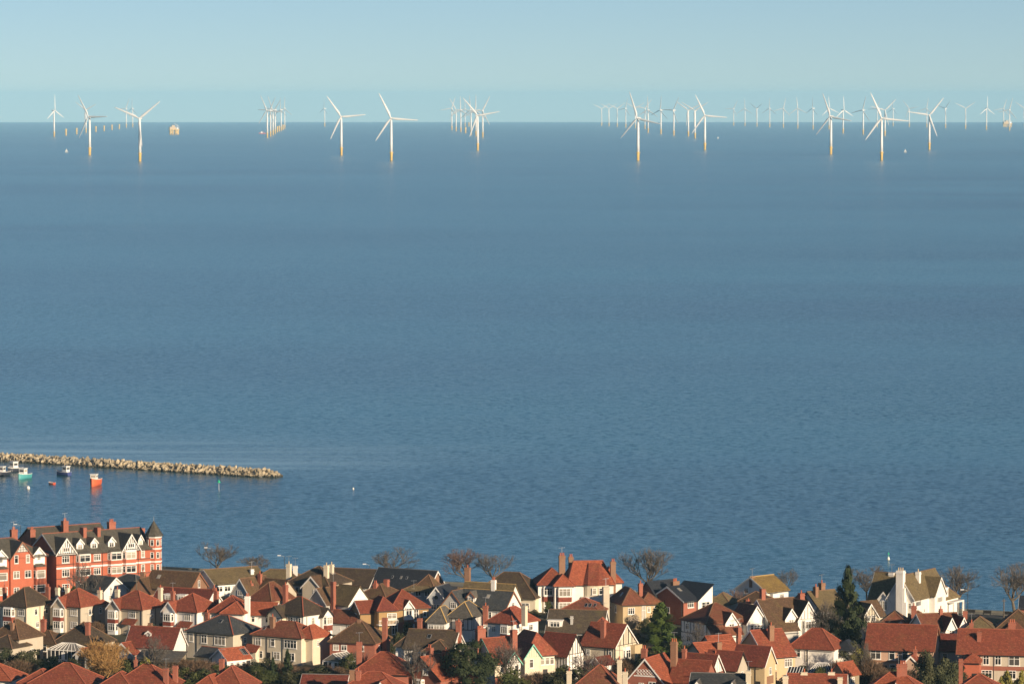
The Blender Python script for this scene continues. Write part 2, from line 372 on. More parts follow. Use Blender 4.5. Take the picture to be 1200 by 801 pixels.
# ------------------------------------------------------------------ houses
_win = {}; _na = 0
def win_meshes(w, h, nx, ny, fm):
    key = (round(w, 1), round(h, 1), nx, ny, fm)
    if key not in _win:
        w, h = key[0], key[1]; b = MB(); f = 0.11; d0, d1 = -0.09, 0.0
        b.box(-w/2, -w/2+f, d0, d1, 0, h); b.box(w/2-f, w/2, d0, d1, 0, h)
        b.box(-w/2+f, w/2-f, d0, d1, 0, f); b.box(-w/2+f, w/2-f, d0, d1, h-f, h)
        for i in range(1, nx): b.box(-w/2+w*i/nx-.05, -w/2+w*i/nx+.05, d0+.01, d1, f, h-f)
        for i in range(1, ny):
            z = h*(0.68 if ny == 2 else i/ny); b.box(-w/2+f, w/2-f, d0+.02, d1, z-.035, z+.035)
        s = MB().box(-w/2-.08, w/2+.08, -.16, 0, -.09, -.003)
        p = MB().box(-w/2+f*.6, w/2-f*.6, -.045, -.004, f*.6, h-f*.6)
        _win[key] = (b.mesh('window', M[fm]), p.mesh('pane', M['glass']), s.mesh('sill', M[fm]))
    return _win[key]
ROT = {'F': 0.0, 'R': math.pi/2, 'L': -math.pi/2}

class House:
    def __init__(s, label, px, py, wl, wr, th, eh=5.3, W=None, D=None, name='house', cat='house', group=None):
        a = math.atan((px - CX) / F); t = math.radians(th); P = at(px, py, GZ + eh); sc = P.y / F; s.sc = sc
        if th < 0:
            s.W = W or wl*sc/math.cos(t+a); s.D = D or wr*sc/abs(math.sin(t+a)); ax = s.W
        else:
            s.W = W or wr*sc/math.cos(t+a); s.D = D or wl*sc/abs(math.sin(t+a)); ax = 0
        s.th = t; s.eh = eh
        s.root = empty(name, (P.x-ax*math.cos(t), P.y-ax*math.sin(t), GZ), t)
        tag(s.root, label, cat, group); s.main = None
    def part(s, name, mb, mat, parent=None, **k): return mb.build(name, M[mat] if isinstance(mat, str) else mat, parent or s.root, **k)
    def block(s, kind, x0, x1, y0, y1, z1, rise, wall, roof, z0=0.0, ov=.38, ridge=None, barge=None, k=1.0, ends='LR', wname='wall'):
        zr = z1 + rise; b = dict(kind=kind, x0=x0, x1=x1, y0=y0, y1=y1, z0=z0, z1=z1, zr=zr, ov=ov, rise=rise)
        if wall:
            w = MB()
            xm, ym = (x0+x1)/2, (y0+y1)/2
            if kind == 'gx': w.extrude([(x0,y0,z0),(x0,y0,z1),(x0,ym,zr),(x0,y1,z1),(x0,y1,z0)], (x1-x0,0,0))
            elif kind == 'gy': w.extrude([(x0,y0,z0),(x1,y0,z0),(x1,y0,z1),(xm,y0,zr),(x0,y0,z1)], (0,y1-y0,0))
            elif kind == 'monoF': w.extrude([(x0,y0,z0),(x0,y0,z1),(x0,y1,zr),(x0,y1,z0)], (x1-x0,0,0))
            elif kind == 'monoL': w.extrude([(x0,y0,z0),(x1,y0,z0),(x1,y0,zr),(x0,y0,z1)], (0,y1-y0,0))
            elif kind == 'monoR': w.extrude([(x0,y0,z0),(x1,y0,z0),(x1,y0,z1),(x0,y0,zr)], (0,y1-y0,0))
            else: w.box(x0, x1, y0, y1, z0, z1)
            b['wall'] = s.part(wname, w, wall)
        X0, X1, Y0, Y1 = x0-ov, x1+ov, y0-ov, y1+ov; r = MB(); T = .16; rt = MB(); xm, ym = (x0+x1)/2, (y0+y1)/2
        if kind == 'hip':
            dz = rise*ov/(min(x1-x0, y1-y0)/2+ov)
            zb = z1 - dz*0.2; zt = zb + T
            if X1-X0 >= Y1-Y0:
                ins = min((Y1-Y0)/2*k, (X1-X0)/2-.01); ra, rb = (X0+ins, ym, zr), (X1-ins, ym, zr)
            else:
                ins = min((X1-X0)/2*k, (Y1-Y0)/2-.01); ra, rb = (xm, Y0+ins, zr), (xm, Y1-ins, zr)
            P = [(X0,Y0,zb),(X1,Y0,zb),(X1,Y1,zb),(X0,Y1,zb),(X0,Y0,zt),(X1,Y0,zt),(X1,Y1,zt),(X0,Y1,zt),ra,rb]
            side = [(0,3,2,1),(0,1,5,4),(1,2,6,5),(2,3,7,6),(3,0,4,7)]
            if X1-X0 >= Y1-Y0: r.quadstrip(P, side+[(4,5,9,8),(5,6,9),(6,7,8,9),(7,4,8)]); hips = [(4,8),(7,8),(5,9),(6,9),(8,9)]
            else: r.quadstrip(P, side+[(4,5,8),(5,6,9,8),(6,7,9),(7,4,8,9)]); hips = [(4,8),(5,8),(6,9),(7,9),(8,9)]
            for i, j in hips:
                if (Vector(P[i])-Vector(P[j])).length > .3: rt.bar(Vector(P[i])+Vector((0,0,.02)), Vector(P[j])+Vector((0,0,.03)), .2, .1)
        elif kind in ('gx', 'gy'):
            half = ((y1-y0) if kind == 'gx' else (x1-x0))/2; sl = rise/half; ez = z1 - sl*ov
            vo = .28
            def pt(u, v, z): return (u, v, z) if kind == 'gx' else (v, u, z)   # u along ridge, v across
            u0, u1 = ((x0, x1) if kind == 'gx' else (y0, y1)); v0, v1 = ((Y0, Y1) if kind == 'gx' else (X0, X1)); vm = ym if kind == 'gx' else xm
            u0 -= vo; u1 += vo; e = .012
            prof = [pt(u0,v0,ez+e),pt(u0,vm,zr+e),pt(u0,v1,ez+e),pt(u0,v1,ez+T),pt(u0,vm,zr+T+.03),pt(u0,v0,ez+T)]
            r.extrude(prof, (u1-u0,0,0) if kind == 'gx' else (0,u1-u0,0))
            rt.bar(pt(u0-.01,vm,zr+T+.05), pt(u1+.01,vm,zr+T+.04), .22, .12)
            b['ridge_at'] = (u0, u1, vm)
            if barge:
                b['barge'] = []
                for uu in ([u0-.05] if 'L' in ends else []) + ([u1+.002] if 'R' in ends else []):
                    bm_ = MB(); q = [pt(uu,v0,ez-.14),pt(uu,vm,zr-.2),pt(uu,v1,ez-.14),pt(uu,v1,ez+T-.01),pt(uu,vm,zr+T+.02),pt(uu,v0,ez+T-.01)]
                    bm_.extrude(q, (.05,0,0) if kind == 'gx' else (0,.05,0)); b['barge'].append(bm_)
        elif kind in ('monoF', 'monoL', 'monoR'):
            if kind == 'monoF':
                sl = rise/(y1-y0); q = [(X0,Y0,z1-sl*ov+.012),(X0,y1+.05,zr+.012),(X0,y1+.05,zr+T),(X0,Y0,z1-sl*ov+T)]; r.extrude(q, (X1-X0,0,0))
            elif kind == 'monoL':
                sl = rise/(x1-x0); q = [(X0,Y0,z1-sl*ov+.012),(X1,Y0,zr+sl*ov+.012),(X1,Y0,zr+sl*ov+T),(X0,Y0,z1-sl*ov+T)]; r.extrude(q, (0,Y1-Y0,0))
            else:
                sl = rise/(x1-x0); q = [(X1,Y0,z1-sl*ov+.012),(X0,Y0,zr+sl*ov+.012),(X0,Y0,zr+sl*ov+T),(X1,Y0,z1-sl*ov+T)]; r.extrude(q, (0,Y1-Y0,0))
        else: r.box(X0, X1, Y0, Y1, z1+.004, z1+.2)
        ro = s.part('roof', r, roof); b['roof'] = ro
        if rt.v and ridge: s.part('ridge_tile', rt, ridge, ro)
        for q in b.get('barge', []): s.part('barge_board', q, barge, ro)
        if kind in ('hip', 'gx', 'monoF') and z1 > 2.3 and wall:
            g = MB(); gy = Y0-.06; g.box(X0, X1, gy-.06, gy+.05, z1-.24, z1-.13) if kind == 'hip' else g.box(x0, x1, gy-.06, gy+.05, z1-rise/max(.5,(y1-y0)/2)*ov-.14, z1-rise/max(.5,(y1-y0)/2)*ov-.03)
            s.part('gutter', g, 'darkmetal', ro)
        if s.main is None: s.main = b
        return b
    def faceP(s, b, face, u, out=0.0):
        if face == 'F': return (b['x0']+u, b['y0']-out)
        if face == 'R': return (b['x1']+out, b['y0']+u)
        return (b['x0']-out, b['y1']-u)
    def flen(s, b, face): return b['x1']-b['x0'] if face == 'F' else b['y1']-b['y0']
    def win(s, b, face, us, z, w=1.3, h=1.25, nx=2, ny=2, fm='paint', frac=True, sill=True):
        L = s.flen(b, face)
        for u in us:
            x, y = s.faceP(b, face, u*L if frac else u, .004); me = win_meshes(w, h, nx, ny, fm)
            o = link_mesh('window', me[0], s.root, (x, y, z), (0, 0, ROT[face])); link_mesh('pane', me[1], o)
            if sill: link_mesh('sill', me[2], o)
    def rows(s, b, face, us, zs=(1.0, 3.55), **k):
        for z in zs: s.win(b, face, us, z, **k)
    def bay(s, b, face, u, w, p, z0, z1, wz, wall, band=None, bands=(), roof=None, rise=.9, cant=.45, h=1.35, frac=True, nx=3):
        L = s.flen(b, face); x, y = s.faceP(b, face, u*L if frac else u)
        rz = ROT[face]; c, sn = math.cos(rz), math.sin(rz)
        def W2(lx, ly): return (x+lx*c-ly*sn, y+lx*sn+ly*c)
        q = cant*p; poly = [(-w/2, .1), (-w/2, 0), (-w/2+q, -p), (w/2-q, -p), (w/2, 0), (w/2, .1)]
        o = MB().prism([W2(*k_) for k_ in poly][::1], z0, z1); bw = s.part('bay', o, wall)
        for (a0, a1) in bands:
            e = .05; pl = [(-w/2-e, .1), (-w/2-e, 0), (-w/2+q-e, -p-e), (w/2-q+e, -p-e), (w/2+e, 0), (w/2+e, .1)]
            s.part('tile_band', MB().prism([W2(*k_) for k_ in pl], a0, a1), band or 'tilehung', bw)
        for z in wz:
            me = win_meshes(w-2*q-.1, h, nx, 2, 'paint'); X, Y = W2(0, -p-.004)
            o = link_mesh('window', me[0], s.root, (X, Y, z), (0, 0, rz)); link_mesh('pane', me[1], o); link_mesh('sill', me[2], o)
            ln = math.hypot(q, p)
            if ln > .45:
                for sg in (-1, 1):
                    me = win_meshes(ln-.1, h, 1, 2, 'paint'); ang = math.atan2(p, q)
                    X, Y = W2(sg*(w/2-q/2), -p/2); r2 = rz + sg*ang
                    nx_, ny_ = math.sin(r2), -math.cos(r2)
                    o = link_mesh('window', me[0], s.root, (X+nx_*.006, Y+ny_*.006, z), (0, 0, r2)); link_mesh('pane', me[1], o)
        if roof:
            e = .25; pl = [(-w/2-e, .1), (-w/2-e, 0), (-w/2+q-e, -p-e), (w/2-q+e, -p-e), (w/2+e, 0), (w/2+e, .1)]
            n = len(pl); top = [W2(-w/4, .1), W2(w/4, .1)]
            m = MB(); m.prism([W2(*k_) for k_ in pl], z1, z1+.12)
            base = [(*W2(*k_), z1+.12) for k_ in pl]; tp = [(*top[0], z1+rise), (*top[1], z1+rise)]
            m.quadstrip(base+tp, [(0,1,6),(1,2,6),(2,3,7,6),(3,4,7),(4,5,7)]); s.part('bay_roof', m, roof)
    def chim(s, x, y, zt, w=.9, d=.6, mat='brick', pots=2, z0=None, pot='pot', cap=True):
        z0 = s.eh-.5 if z0 is None else z0; m = MB().box(x-w/2, x+w/2, y-d/2, y+d/2, z0, zt)
        if cap: m.box(x-w/2-.09, x+w/2+.09, y-d/2-.09, y+d/2+.09, zt-.42, zt-.22); m.box(x-w/2-.05, x+w/2+.05, y-d/2-.05, y+d/2+.05, zt-.02, zt+.1)
        c = s.part('chimney', m, mat)
        for i in range(pots):
            u = (i-(pots-1)/2)*.36 if w >= d else 0; v = 0 if w >= d else (i-(pots-1)/2)*.36
            link_mesh('chimney_pot', pot_mesh(pot), c, (x+u, y+v, zt+.08))
        global _na; _na += 1
        if _na % 3 == 0:                     # television aerial on every third stack
            a = MB().bar((x, y, zt-.2), (x, y, zt+1.9), .05); a.bar((x-.7, y, zt+1.7), (x+.7, y, zt+1.8), .05)
            for q in range(4): a.bar((x-.5+.33*q, y-.3, zt+1.74+.02*q), (x-.5+.33*q, y+.3, zt+1.74+.02*q), .04)
            s.part('aerial', a, 'metal', c)
        return c
    def chim_px(s, px, py_top, y, w=.9, d=.6, mat='brick', pots=2, z0=None, pot='pot'):
        """chimney whose top shows at pixel (px, py_top), standing at local depth y"""
        r = ray(px, py_top); o = s.root.location; c, sn = math.cos(s.th), math.sin(s.th)
        # local y of ray point: solve for t
        nx_, ny_ = -sn, c
        t_ = (y + nx_*o.x + ny_*o.y) / (nx_*r.x + ny_*r.y); P = Vector((0, 0, HCAM)) + r*t_
        lx = (P.x-o.x)*c + (P.y-o.y)*sn
        return s.chim(lx, y, P.z-GZ-(.45 if pots else 0), w, d, mat, pots, z0, pot)
    def lx(s, px, y=0.0):
        """local x along the house seen at pixel column px, at local depth y"""
        r = ray(px, 700); o = s.root.location; c, sn = math.cos(s.th), math.sin(s.th)
        k = r.x / r.y                        # X = k*Y
        # X = o.x + x c - y sn ; Y = o.y + x sn + y c
        return (k*(o.y + y*c) - o.x + y*sn) / (c - k*sn)
    def dormer(s, x, y0, w, z0, z1, depth, rise, wall='white', roof='r_red', kind='gy', barge='paint', nx=2, h=None, timber=False, ov=.2):
        b = s.block(kind, x-w/2, x+w/2, y0, y0+depth, z1, rise, wall, roof, z0=z0, ov=ov, barge=barge, ends='L', wname='dormer')
        h = h or min(1.2, z1-z0-.25); s.win(b, 'F', [.5], z1-h-.1, w=max(.6, w*.68), h=h, nx=nx)
        if timber: s.timber(b, 'F', 4)
        return b
    def timber(s, b, face, n, mat='black', z0=None, t=.13, rail=True, full=False):
        """black studs on a gable triangle or, with full, on the whole face"""
        L = s.flen(b, face); m = MB(); zb = z0 if z0 is not None else b['z1']
        gab = (b['kind'] == 'gy' and face == 'F') or (b['kind'] == 'gx' and face in 'LR')
        for i in range(n+1):
            u = L*i/n; top = b['z1'] + ((1-abs(2*u/L-1))*b['rise'] if gab else 0) - .05
            if top - zb < .2: continue
            x, y = s.faceP(b, face, u)
            if face == 'F': m.box(x-t/2, x+t/2, y-.05, y+.01, zb, top)
            elif face == 'R': m.box(x-.01, x+.05, y-t/2, y+t/2, zb, top)
            else: m.box(x-.05, x+.01, y-t/2, y+t/2, zb, top)
        if rail:
            for zz in ([b['z1']] if not full else [zb, b['z1']-.1]):
                xa, ya = s.faceP(b, face, 0); xb, yb = s.faceP(b, face, L); e = .04 if face == 'F' else 0
                if face == 'F': m.box(xa, xb, ya-.06, ya+.01, zz-t/2, zz+t/2)
                elif face == 'R': m.box(xa-.01, xa+.06, ya, yb, zz-t/2, zz+t/2)
                else: m.box(xa-.06, xa+.01, yb, ya, zz-t/2, zz+t/2)
        s.part('timber_frame', m, mat)
    def band(s, b, face, z0, z1, mat='paint', out=.06):
        L = s.flen(b, face); x, y = s.faceP(b, face, 0); m = MB()
        if face == 'F': m.box(x, x+L, y-out, y+.01, z0, z1)
        elif face == 'R': m.box(x-.01, x+out, y, y+L, z0, z1)
        else: m.box(x-out, x+.01, y-L, y, z0, z1)
        s.part('wall_band', m, mat)
    def skylight(s, b, face, u, v, w=.8, h=1.1):
        """pane lying on a roof slope; u along the eave, v up the slope, both 0..1"""
        k = b['kind']
        if face == 'F':
            run = (b['y1']-b['y0'])/2; x = b['x0']+u*(b['x1']-b['x0']); y = b['y0']+v*run; z = b['z1']+v*b['rise']+.2
            sl = math.atan2(b['rise'], run); rot = (sl, 0, 0)
        else:
            run = (b['x1']-b['x0'])/2; y = b['y0']+u*(b['y1']-b['y0']); sl = math.atan2(b['rise'], run); z = b['z1']+v*b['rise']+.2
            x = b['x1']-v*run if face == 'R' else b['x0']+v*run; rot = (sl, 0, math.pi/2 if face == 'R' else -math.pi/2)
        key = ('sky', w, h)
        if key not in _win:
            _win[key] = (MB().box(-w/2, w/2, -h/2, h/2, 0, .06).mesh('skylight', M['metal']), MB().box(-w/2+.08, w/2-.08, -h/2+.08, h/2-.08, .05, .08).mesh('pane', M['glass']))
        o = link_mesh('skylight', _win[key][0], s.root, (x, y, z), rot); link_mesh('pane', _win[key][1], o)
    def door(s, b, face, u, w=.95, h=2.05, mat='black', frac=True):
        L = s.flen(b, face); x, y = s.faceP(b, face, u*L if frac else u, .003)
        m = MB().box(-w/2, w/2, -.05, 0, 0, h); o = s.part('door', m, mat, loc=(x, y, b['z0']+.02), rot=(0, 0, ROT[face]))
        k = MB().box(w/2-.14, w/2-.08, -.12, -.05, 1.0, 1.1); s.part('handle', k, 'metal', o)
        return o
    def pipe(s, b, face, u, frac=True):
        L = s.flen(b, face); x, y = s.faceP(b, face, u*L if frac else u, .07)
        s.part('drainpipe', MB().tube((x, y, b['z0']), (x, y, b['z1']-.2), .055, .055, 6), 'darkmetal')
_pot = {}
def pot_mesh(m):
    if m not in _pot: _pot[m] = MB().lathe([(.15,0),(.13,.1),(.115,.5),(.15,.52),(.15,.6),(.1,.62)], 8).mesh('chimney_pot', M[m])
    return _pot[m]
# ------------------------------------------------------------------ the red brick hotel and its neighbour on the far left
def hotel():
    h = House('long red brick seafront hotel with timbered gables and pointed corner turret', 66, 649, 0, 115, 36, eh=9.6, D=11.5, name='hotel', cat='hotel')
    W = h.W; b = h.block('gx', 0, W, 0, 11.5, 9.6, 3.9, 'hotelbrick', 'r_hotel', ridge='ridge_red', barge='paint', ends='L')
    r = h.block('gx', 2.5, W-4, 11.5, 22, 10.2, 3.6, 'hotelbrick', 'r_hotel', ridge='ridge_red')
    h.band(b, 'F', 6.25, 6.6); h.band(b, 'F', 7.15, 7.3, 'black', .04); h.band(b, 'F', 4.0, 4.14, 'black', .04); h.band(b, 'F', 9.25, 9.45, 'brownpaint', .05)
    zs = (7.55, 4.5, 1.3)
    for px in (77,): h.rows(b, 'F', [h.lx(px)], zs, w=1.9, h=1.55, nx=3, frac=False)
    for px in (114, 167.5): h.rows(b, 'F', [h.lx(px)], zs, w=1.8 if px < 150 else 1.0, h=1.5, nx=3 if px < 150 else 1, frac=False)
    for pa in (97.5, 134.5, 151.5):
        u = h.lx(pa); h.bay(b, 'F', u, 3.6 if pa < 150 else 3.4, .85, 0, 9.35, zs, 'hotelbrick', band='paint', bands=((6.25, 6.6), (9.12, 9.42)), h=1.5, frac=False, nx=2, roof=None if pa > 150 else 'r_hotel', rise=.6)
    for pa, w in ((77, 5.0), (151.5, 4.4)):
        u = h.lx(pa); g = h.block('gy', u-w/2, u+w/2, -.35 if pa < 100 else -.9, 5.0, 9.62, 3.3, 'paint', 'r_hotel', z0=9.4, barge='paint', ends='L', ov=.3, wname='gable')
        h.timber(g, 'F', 9, t=.2); h.win(g, 'F', [.5], 10.0, w=1.6, h=1.0, nx=3, ny=1)
        h.band(g, 'F', 9.42, 9.58)
    for pa in (94, 110.5, 131, 165): h.dormer(h.lx(pa, .9), .9, 1.75 if pa < 160 else 1.2, 9.7, 11.5, 3.2, .95, 'white', 'r_hotel', nx=2, h=1.15)
    # corner turret
    c = (W+.75, .9); n = 8; ph = math.pi/8
    def octa(rad): return [(c[0]+rad*math.cos(ph+2*math.pi*i/n), c[1]+rad*math.sin(ph+2*math.pi*i/n)) for i in range(n)]
    t = h.part('turret', MB().prism(octa(1.75), 0, 12.1), 'hotelbrick')
    for z in (3.9, 6.3, 9.2, 11.75): h.part('wall_band', MB().prism(octa(1.83), z, z+.32), 'paint', t)
    m = MB(); o = octa(2.15); m.prism(o, 12.1, 12.25); bz = [(x, y, 12.25) for x, y in o]; m.quadstrip(bz+[(c[0], c[1], 15.6)], [(i, (i+1) % n, n) for i in range(n)])
    h.part('turret_roof', m, 'r_hotel'); h.part('finial', MB().tube((c[0], c[1], 15.4), (c[0], c[1], 16.5), .07, .02, 6), 'metal')
    ap = 1.75*math.cos(math.pi/8)
    for k in range(n):
        ang = 2*math.pi*k/n - math.pi/2; nx_, ny_ = math.cos(ang), math.sin(ang)
        if ny_ > .3: continue
        for z in (1.4, 4.5, 7.2, 10.0):
            me = win_meshes(.8, 1.45, 1, 2, 'paint'); q = link_mesh('window', me[0], h.root, (c[0]+nx_*(ap+.006), c[1]+ny_*(ap+.006), z), (0, 0, math.atan2(ny_, nx_)+math.pi/2)); link_mesh('pane', me[1], q)
    h.chim_px(97.5, 618, 4.6, .8, 1.6, 'brick', 0, 10); h.chim_px(114, 618, 4.6, .8, 1.6, 'brick', 0, 10)
    h.chim_px(76, 608, 14, 1.3, 1.0, 'brick', 2, 10); h.chim_px(130.5, 609, 15, 1.7, 1.0, 'brick', 3, 10); h.chim_px(166, 619, 12, 1.2, .8, 'brick', 0, 10)
    h.block('flat', h.lx(128, 9), h.lx(146, 9), 8, 13, 12.6, 0, 'grey', 'r_slate', z0=10, ov=.1, wname='rooftop_room')
    h.pipe(b, 'F', h.lx(120), False); h.pipe(b, 'F', h.lx(162), False); h.pipe(b, 'F', h.lx(86), False)
    h = House('red brick hotel wing with chequered gable and white arched dormers at left edge', -25, 655.6, 0, 80, 36, eh=9.3, D=11, name='hotel', cat='hotel')
    W = h.W; b = h.block('hip', 0, W, 0, 11, 9.3, 3.8, 'hotelbrick', 'r_hotel', ridge='ridge_red')
    u = h.lx(24.7); g = h.block('gy', u-2.9, u+2.9, -.5, 5.2, 9.0, 3.6, 'hotelbrick', 'r_hotel', barge='brownpaint', ends='L', ov=.2, wname='gable')
    # chequered timber at the gable head
    m = MB(); wt = MB()
    wt.extrude([(u-1.75, -.53, 10.45), (u+1.75, -.53, 10.45), (u, -.53, 12.45)], (0, .02, 0)); h.part('gable_panel', wt, 'paint')
    for i in range(-4, 5):
        x = u+i*.38; top = 12.35-abs(i*.38)*1.14
        if top > 10.5: m.box(x-.06, x+.06, -.58, -.52, 10.45, top)
    for z in (10.45, 10.95, 11.45, 11.95):
        hw = (12.45-z)/1.14; m.box(u-hw, u+hw, -.575, -.52, z-.05, z+.05)
    h.part('timber_frame', m, 'black')
    for px in (18.3, 30.5): h.win(b, 'F', [h.lx(px, -.5)], 8.0, w=1.0, h=1.75, nx=1, frac=False) if False else None
    for dx in (-1.45, 1.45):
        h.win(g, 'F', [2.9+dx], 8.0, w=1.0, h=1.75, nx=1, frac=False); h.win(g, 'F', [2.9+dx], 4.7, w=1.6, h=1.6, nx=2, frac=False); h.win(g, 'F', [2.9+dx], 1.2, w=1.4, h=1.5, frac=False)
    for px in (1, 45.5):
        u = h.lx(px); h.bay(b, 'F', u, 3.0, .9, 0, 7.0, (4.5, 1.3), 'hotelbrick', h=1.7, frac=False, nx=1, roof='r_hotel', rise=.7)
        q = h.block('gy', u-1.5, u+1.5, -.12, 3.2, 9.5, 1.6, 'paint', 'r_hotel', z0=7.4, barge='paint', ends='L', ov=.15, wname='dormer'); h.win(q, 'F', [.5], 8.3, w=.9, h=1.5, nx=2)
    h.chim_px(16, 618, 8, 1.5, .9, 'brick', 2, 10); h.chim_px(37.5, 618, 9, 1.3, .8, 'brick', 2, 10)
    h.win(b, 'R', [.3, .7], 7.3, w=1.0, h=1.6, nx=1)
    h.band(b, 'F', 6.9, 7.1, 'brownpaint', .05)
hotel()

# ------------------------------------------------------------------ the row of alike red and brown hipped houses below the hotel
def villa(label, px, py, wl, wr, gx, roof, wall, th=-33, rise=3.3, chims=(), ridge='ridge_red', bayband='tilehung', gable=True, porch=False):
    h = House(label, px, py, wl, wr, th, eh=5.4, D=8.6, group='hipped villas in a row below the hotel')
    W = h.W; b = h.block('hip', 0, W, 0, h.D, 5.4, rise, wall, roof, ridge=ridge)
    u = h.lx(gx, -.6)
    if gable:
        g = h.block('gy', u-1.55, u+1.55, -.7, 3.6, 5.35, 1.75, wall, roof, barge='paint', ends='L', ov=.3, wname='gable')
        h.bay(g, 'F', .5, 2.5, .65, 0, 5.0, (3.3, .8), 'paint', band=bayband, bands=((2.35, 3.15),), h=1.5)
    else:
        h.bay(b, 'F', u, 2.8, .8, 0, 5.2, (3.4, .8), 'paint', band=bayband, bands=((2.35, 3.2),), h=1.5, frac=False)
    u2 = (u+1.7+W)/2
    h.win(b, 'F', [u2], 3.55, w=1.7, h=1.35, nx=3, frac=False); h.win(b, 'F', [u2], .9, w=1.7, h=1.4, nx=3, frac=False)
    h.win(b, 'R', [.35, .75], 3.5, w=.9, h=1.3, nx=1); h.win(b, 'R', [.4], .9, w=1.0, h=1.2, nx=2); h.door(b, 'R', .7)
    if porch:
        h.block('monoF', u2-1.7, u2+1.3, -1.3, -.01, 2.35, .9, None, 'r_red', ov=.15); h.part('post', MB().box(u2+1.0, u2+1.12, -1.25, -1.13, 0, 2.3), 'paint')
    h.pipe(b, 'F', .97); h.pipe(b, 'R', .5)
    for c in chims: h.chim_px(*c)
    return h
villa('brown hipped villa with cream walls and white bay, leftmost of its row', 31, 711, 31, 26, 9, 'r_dkbrown', 'cream', gable=False, ridge='ridge_brown', rise=3.6,
      chims=((56, 685, 8.0, .9, .6, 'brick', 2), (5.5, 686, 6.0, .7, .6, 'brick', 1)))
villa('red hipped villa with grey bargeboard gable, between the brown villa and red-banded villa', 94.5, 711, 36, 22, 69, 'r_red', 'beige',
      chims=((117, 689, 7.6, .75, .75, 'cream', 1), (67.5, 686, 7.4, .75, .7, 'cream', 1), (79, 686, 8.4, .7, .7, 'cream', 1)))
villa('red hipped villa with red tiled porch and white two-storey bay below the slate cottages', 167, 714, 44, 20, 133, 'r_red', 'beige', porch=True,
      chims=((188, 686, 7.6, .75, .75, 'cream', 1), (137.5, 688, 7.2, .85, .7, 'cream', 1)))
villa('white hipped villa with red tiled roof in front of the long dark red roof', 231, 717, 40, 18, 198, 'r_red', 'white', porch=True,
      chims=((202.5, 690, 7.4, .75, .7, 'brick', 1), (253.5, 690, 8.0, .8, .7, 'brick', 1)))

# ------------------------------------------------------------------ behind that row
h = House('low slate cottage with white gable and white chimney below the hotel', 116, 692, 22, 13, -40, eh=3.2, D=7)
b = h.block('gx', 0, h.W+1.5, 0, 7, 3.2, 2.6, 'white', 'r_slate', ridge='ridge_slate', barge='paint'); h.chim_px(91.5, 680.5, 3, .8, .6, 'white', 0); h.win(b, 'R', [.3, .7], 1.0); h.win(b, 'F', [.3, .7], 1.0); h.door(b, 'F', .5)
h = House('low slate cottage with small white chimney against the hotel front', 160, 688, 38, 14, -38, eh=3.4, D=7)
b = h.block('hip', 0, h.W, 0, 7, 3.4, 2.3, 'grey', 'r_slate', ridge='ridge_slate'); h.chim_px(143.5, 676, 3.5, .8, .6, 'white', 0); h.win(b, 'F', [.2, .5, .8], 1.0, w=1.1); h.win(b, 'R', [.5], 1.0); h.door(b, 'F', .35)
h = House('brown roofed brick hall with arched white window in its right gable', 223, 690, 54, 20, -27, eh=4.6, name='hall', cat='hall')
b = h.block('gx', 0, h.W, 0, h.D, 4.6, 3.1, 'brownbrick', 'r_brown', ridge='ridge_brown', barge='brownpaint')
h.win(b, 'R', [.5], 4.6, w=.8, h=1.6, nx=1); h.block('gy', -2.6, 2.4, -1.5, 4, 3.6, 2.8, 'brownbrick', 'r_brown', ridge='ridge_brown'); h.skylight(b, 'F', .2, .6)
h.chim_px(167.5, 668, 3, 1.0, .7, 'brownbrick', 1); h.win(b, 'F', [.4, .6, .8], 1.4, w=1.0, h=1.6)
h = House('long dark red roofed house with white dormers and white right gable', 242, 707, 64, 9, -24, eh=4.6, D=6.6)
b = h.block('gx', 0, h.W, 0, 6.6, 4.6, 2.5, 'white', 'r_dkred', ridge='ridge_red', barge='paint')
for px in (197, 212): h.dormer(h.lx(px, .4), .4, 1.9, 4.6, 6.0, 2.4, 0, 'white', 'paint', kind='flat', nx=2, h=1.0, ov=.1)
h.win(b, 'R', [.5], 3.2, w=1.0); h.win(b, 'F', [.15, .5, .85], 1.2); h.chim_px(251, 686, 3.3, .6, .6, 'brick', 1)
h = House('pale brown long low roofed house with dark left gable by the seafront', 251, 683.5, 13, 62, 34, eh=2.9)
b = h.block('gx', 0, h.W, 0, 8.5, 2.9, 2.6, 'white', 'r_olive', ridge='ridge_brown', barge='paint', ends='L'); h.win(b, 'F', [.1, .25, .4], 1.0, w=1.6); h.win(b, 'L', [.5], 1.0); h.chim_px(295, 667, 2, .8, .6, 'white', 0); h.door(b, 'F', .55)
h = House('brown roofed house with grey-white gable and three-light window', 292, 697, 21, 22, -38, eh=4.3)
b = h.block('gy', 0, h.W, 0, h.D+2, 4.3, 3.2, 'grey', 'r_brown', ridge='ridge_brown', barge='paint', ends='L'); h.win(b, 'F', [.5], 4.1, w=1.5, h=1.1, nx=3)
h.block('gx', h.W-.5, h.W+5.5, 3, 9, 4.3, 2.9, 'beige', 'r_brown', ridge='ridge_brown'); h.bay(b, 'F', .5, 2.0, .6, 0, 2.9, (1.0,), 'white', roof='r_brown', h=1.3)
h.chim_px(304.5, 670, 5, .8, .6, 'brick', 1, 4); h.chim_px(294, 681, 2.5, .8, .6, 'brick', 1, 4)
h = House('long low olive-brown roofed bungalow with white flue behind the brown house', 352, 682, 58, 4, -10, eh=2.9, D=7, name='bungalow', cat='bungalow')
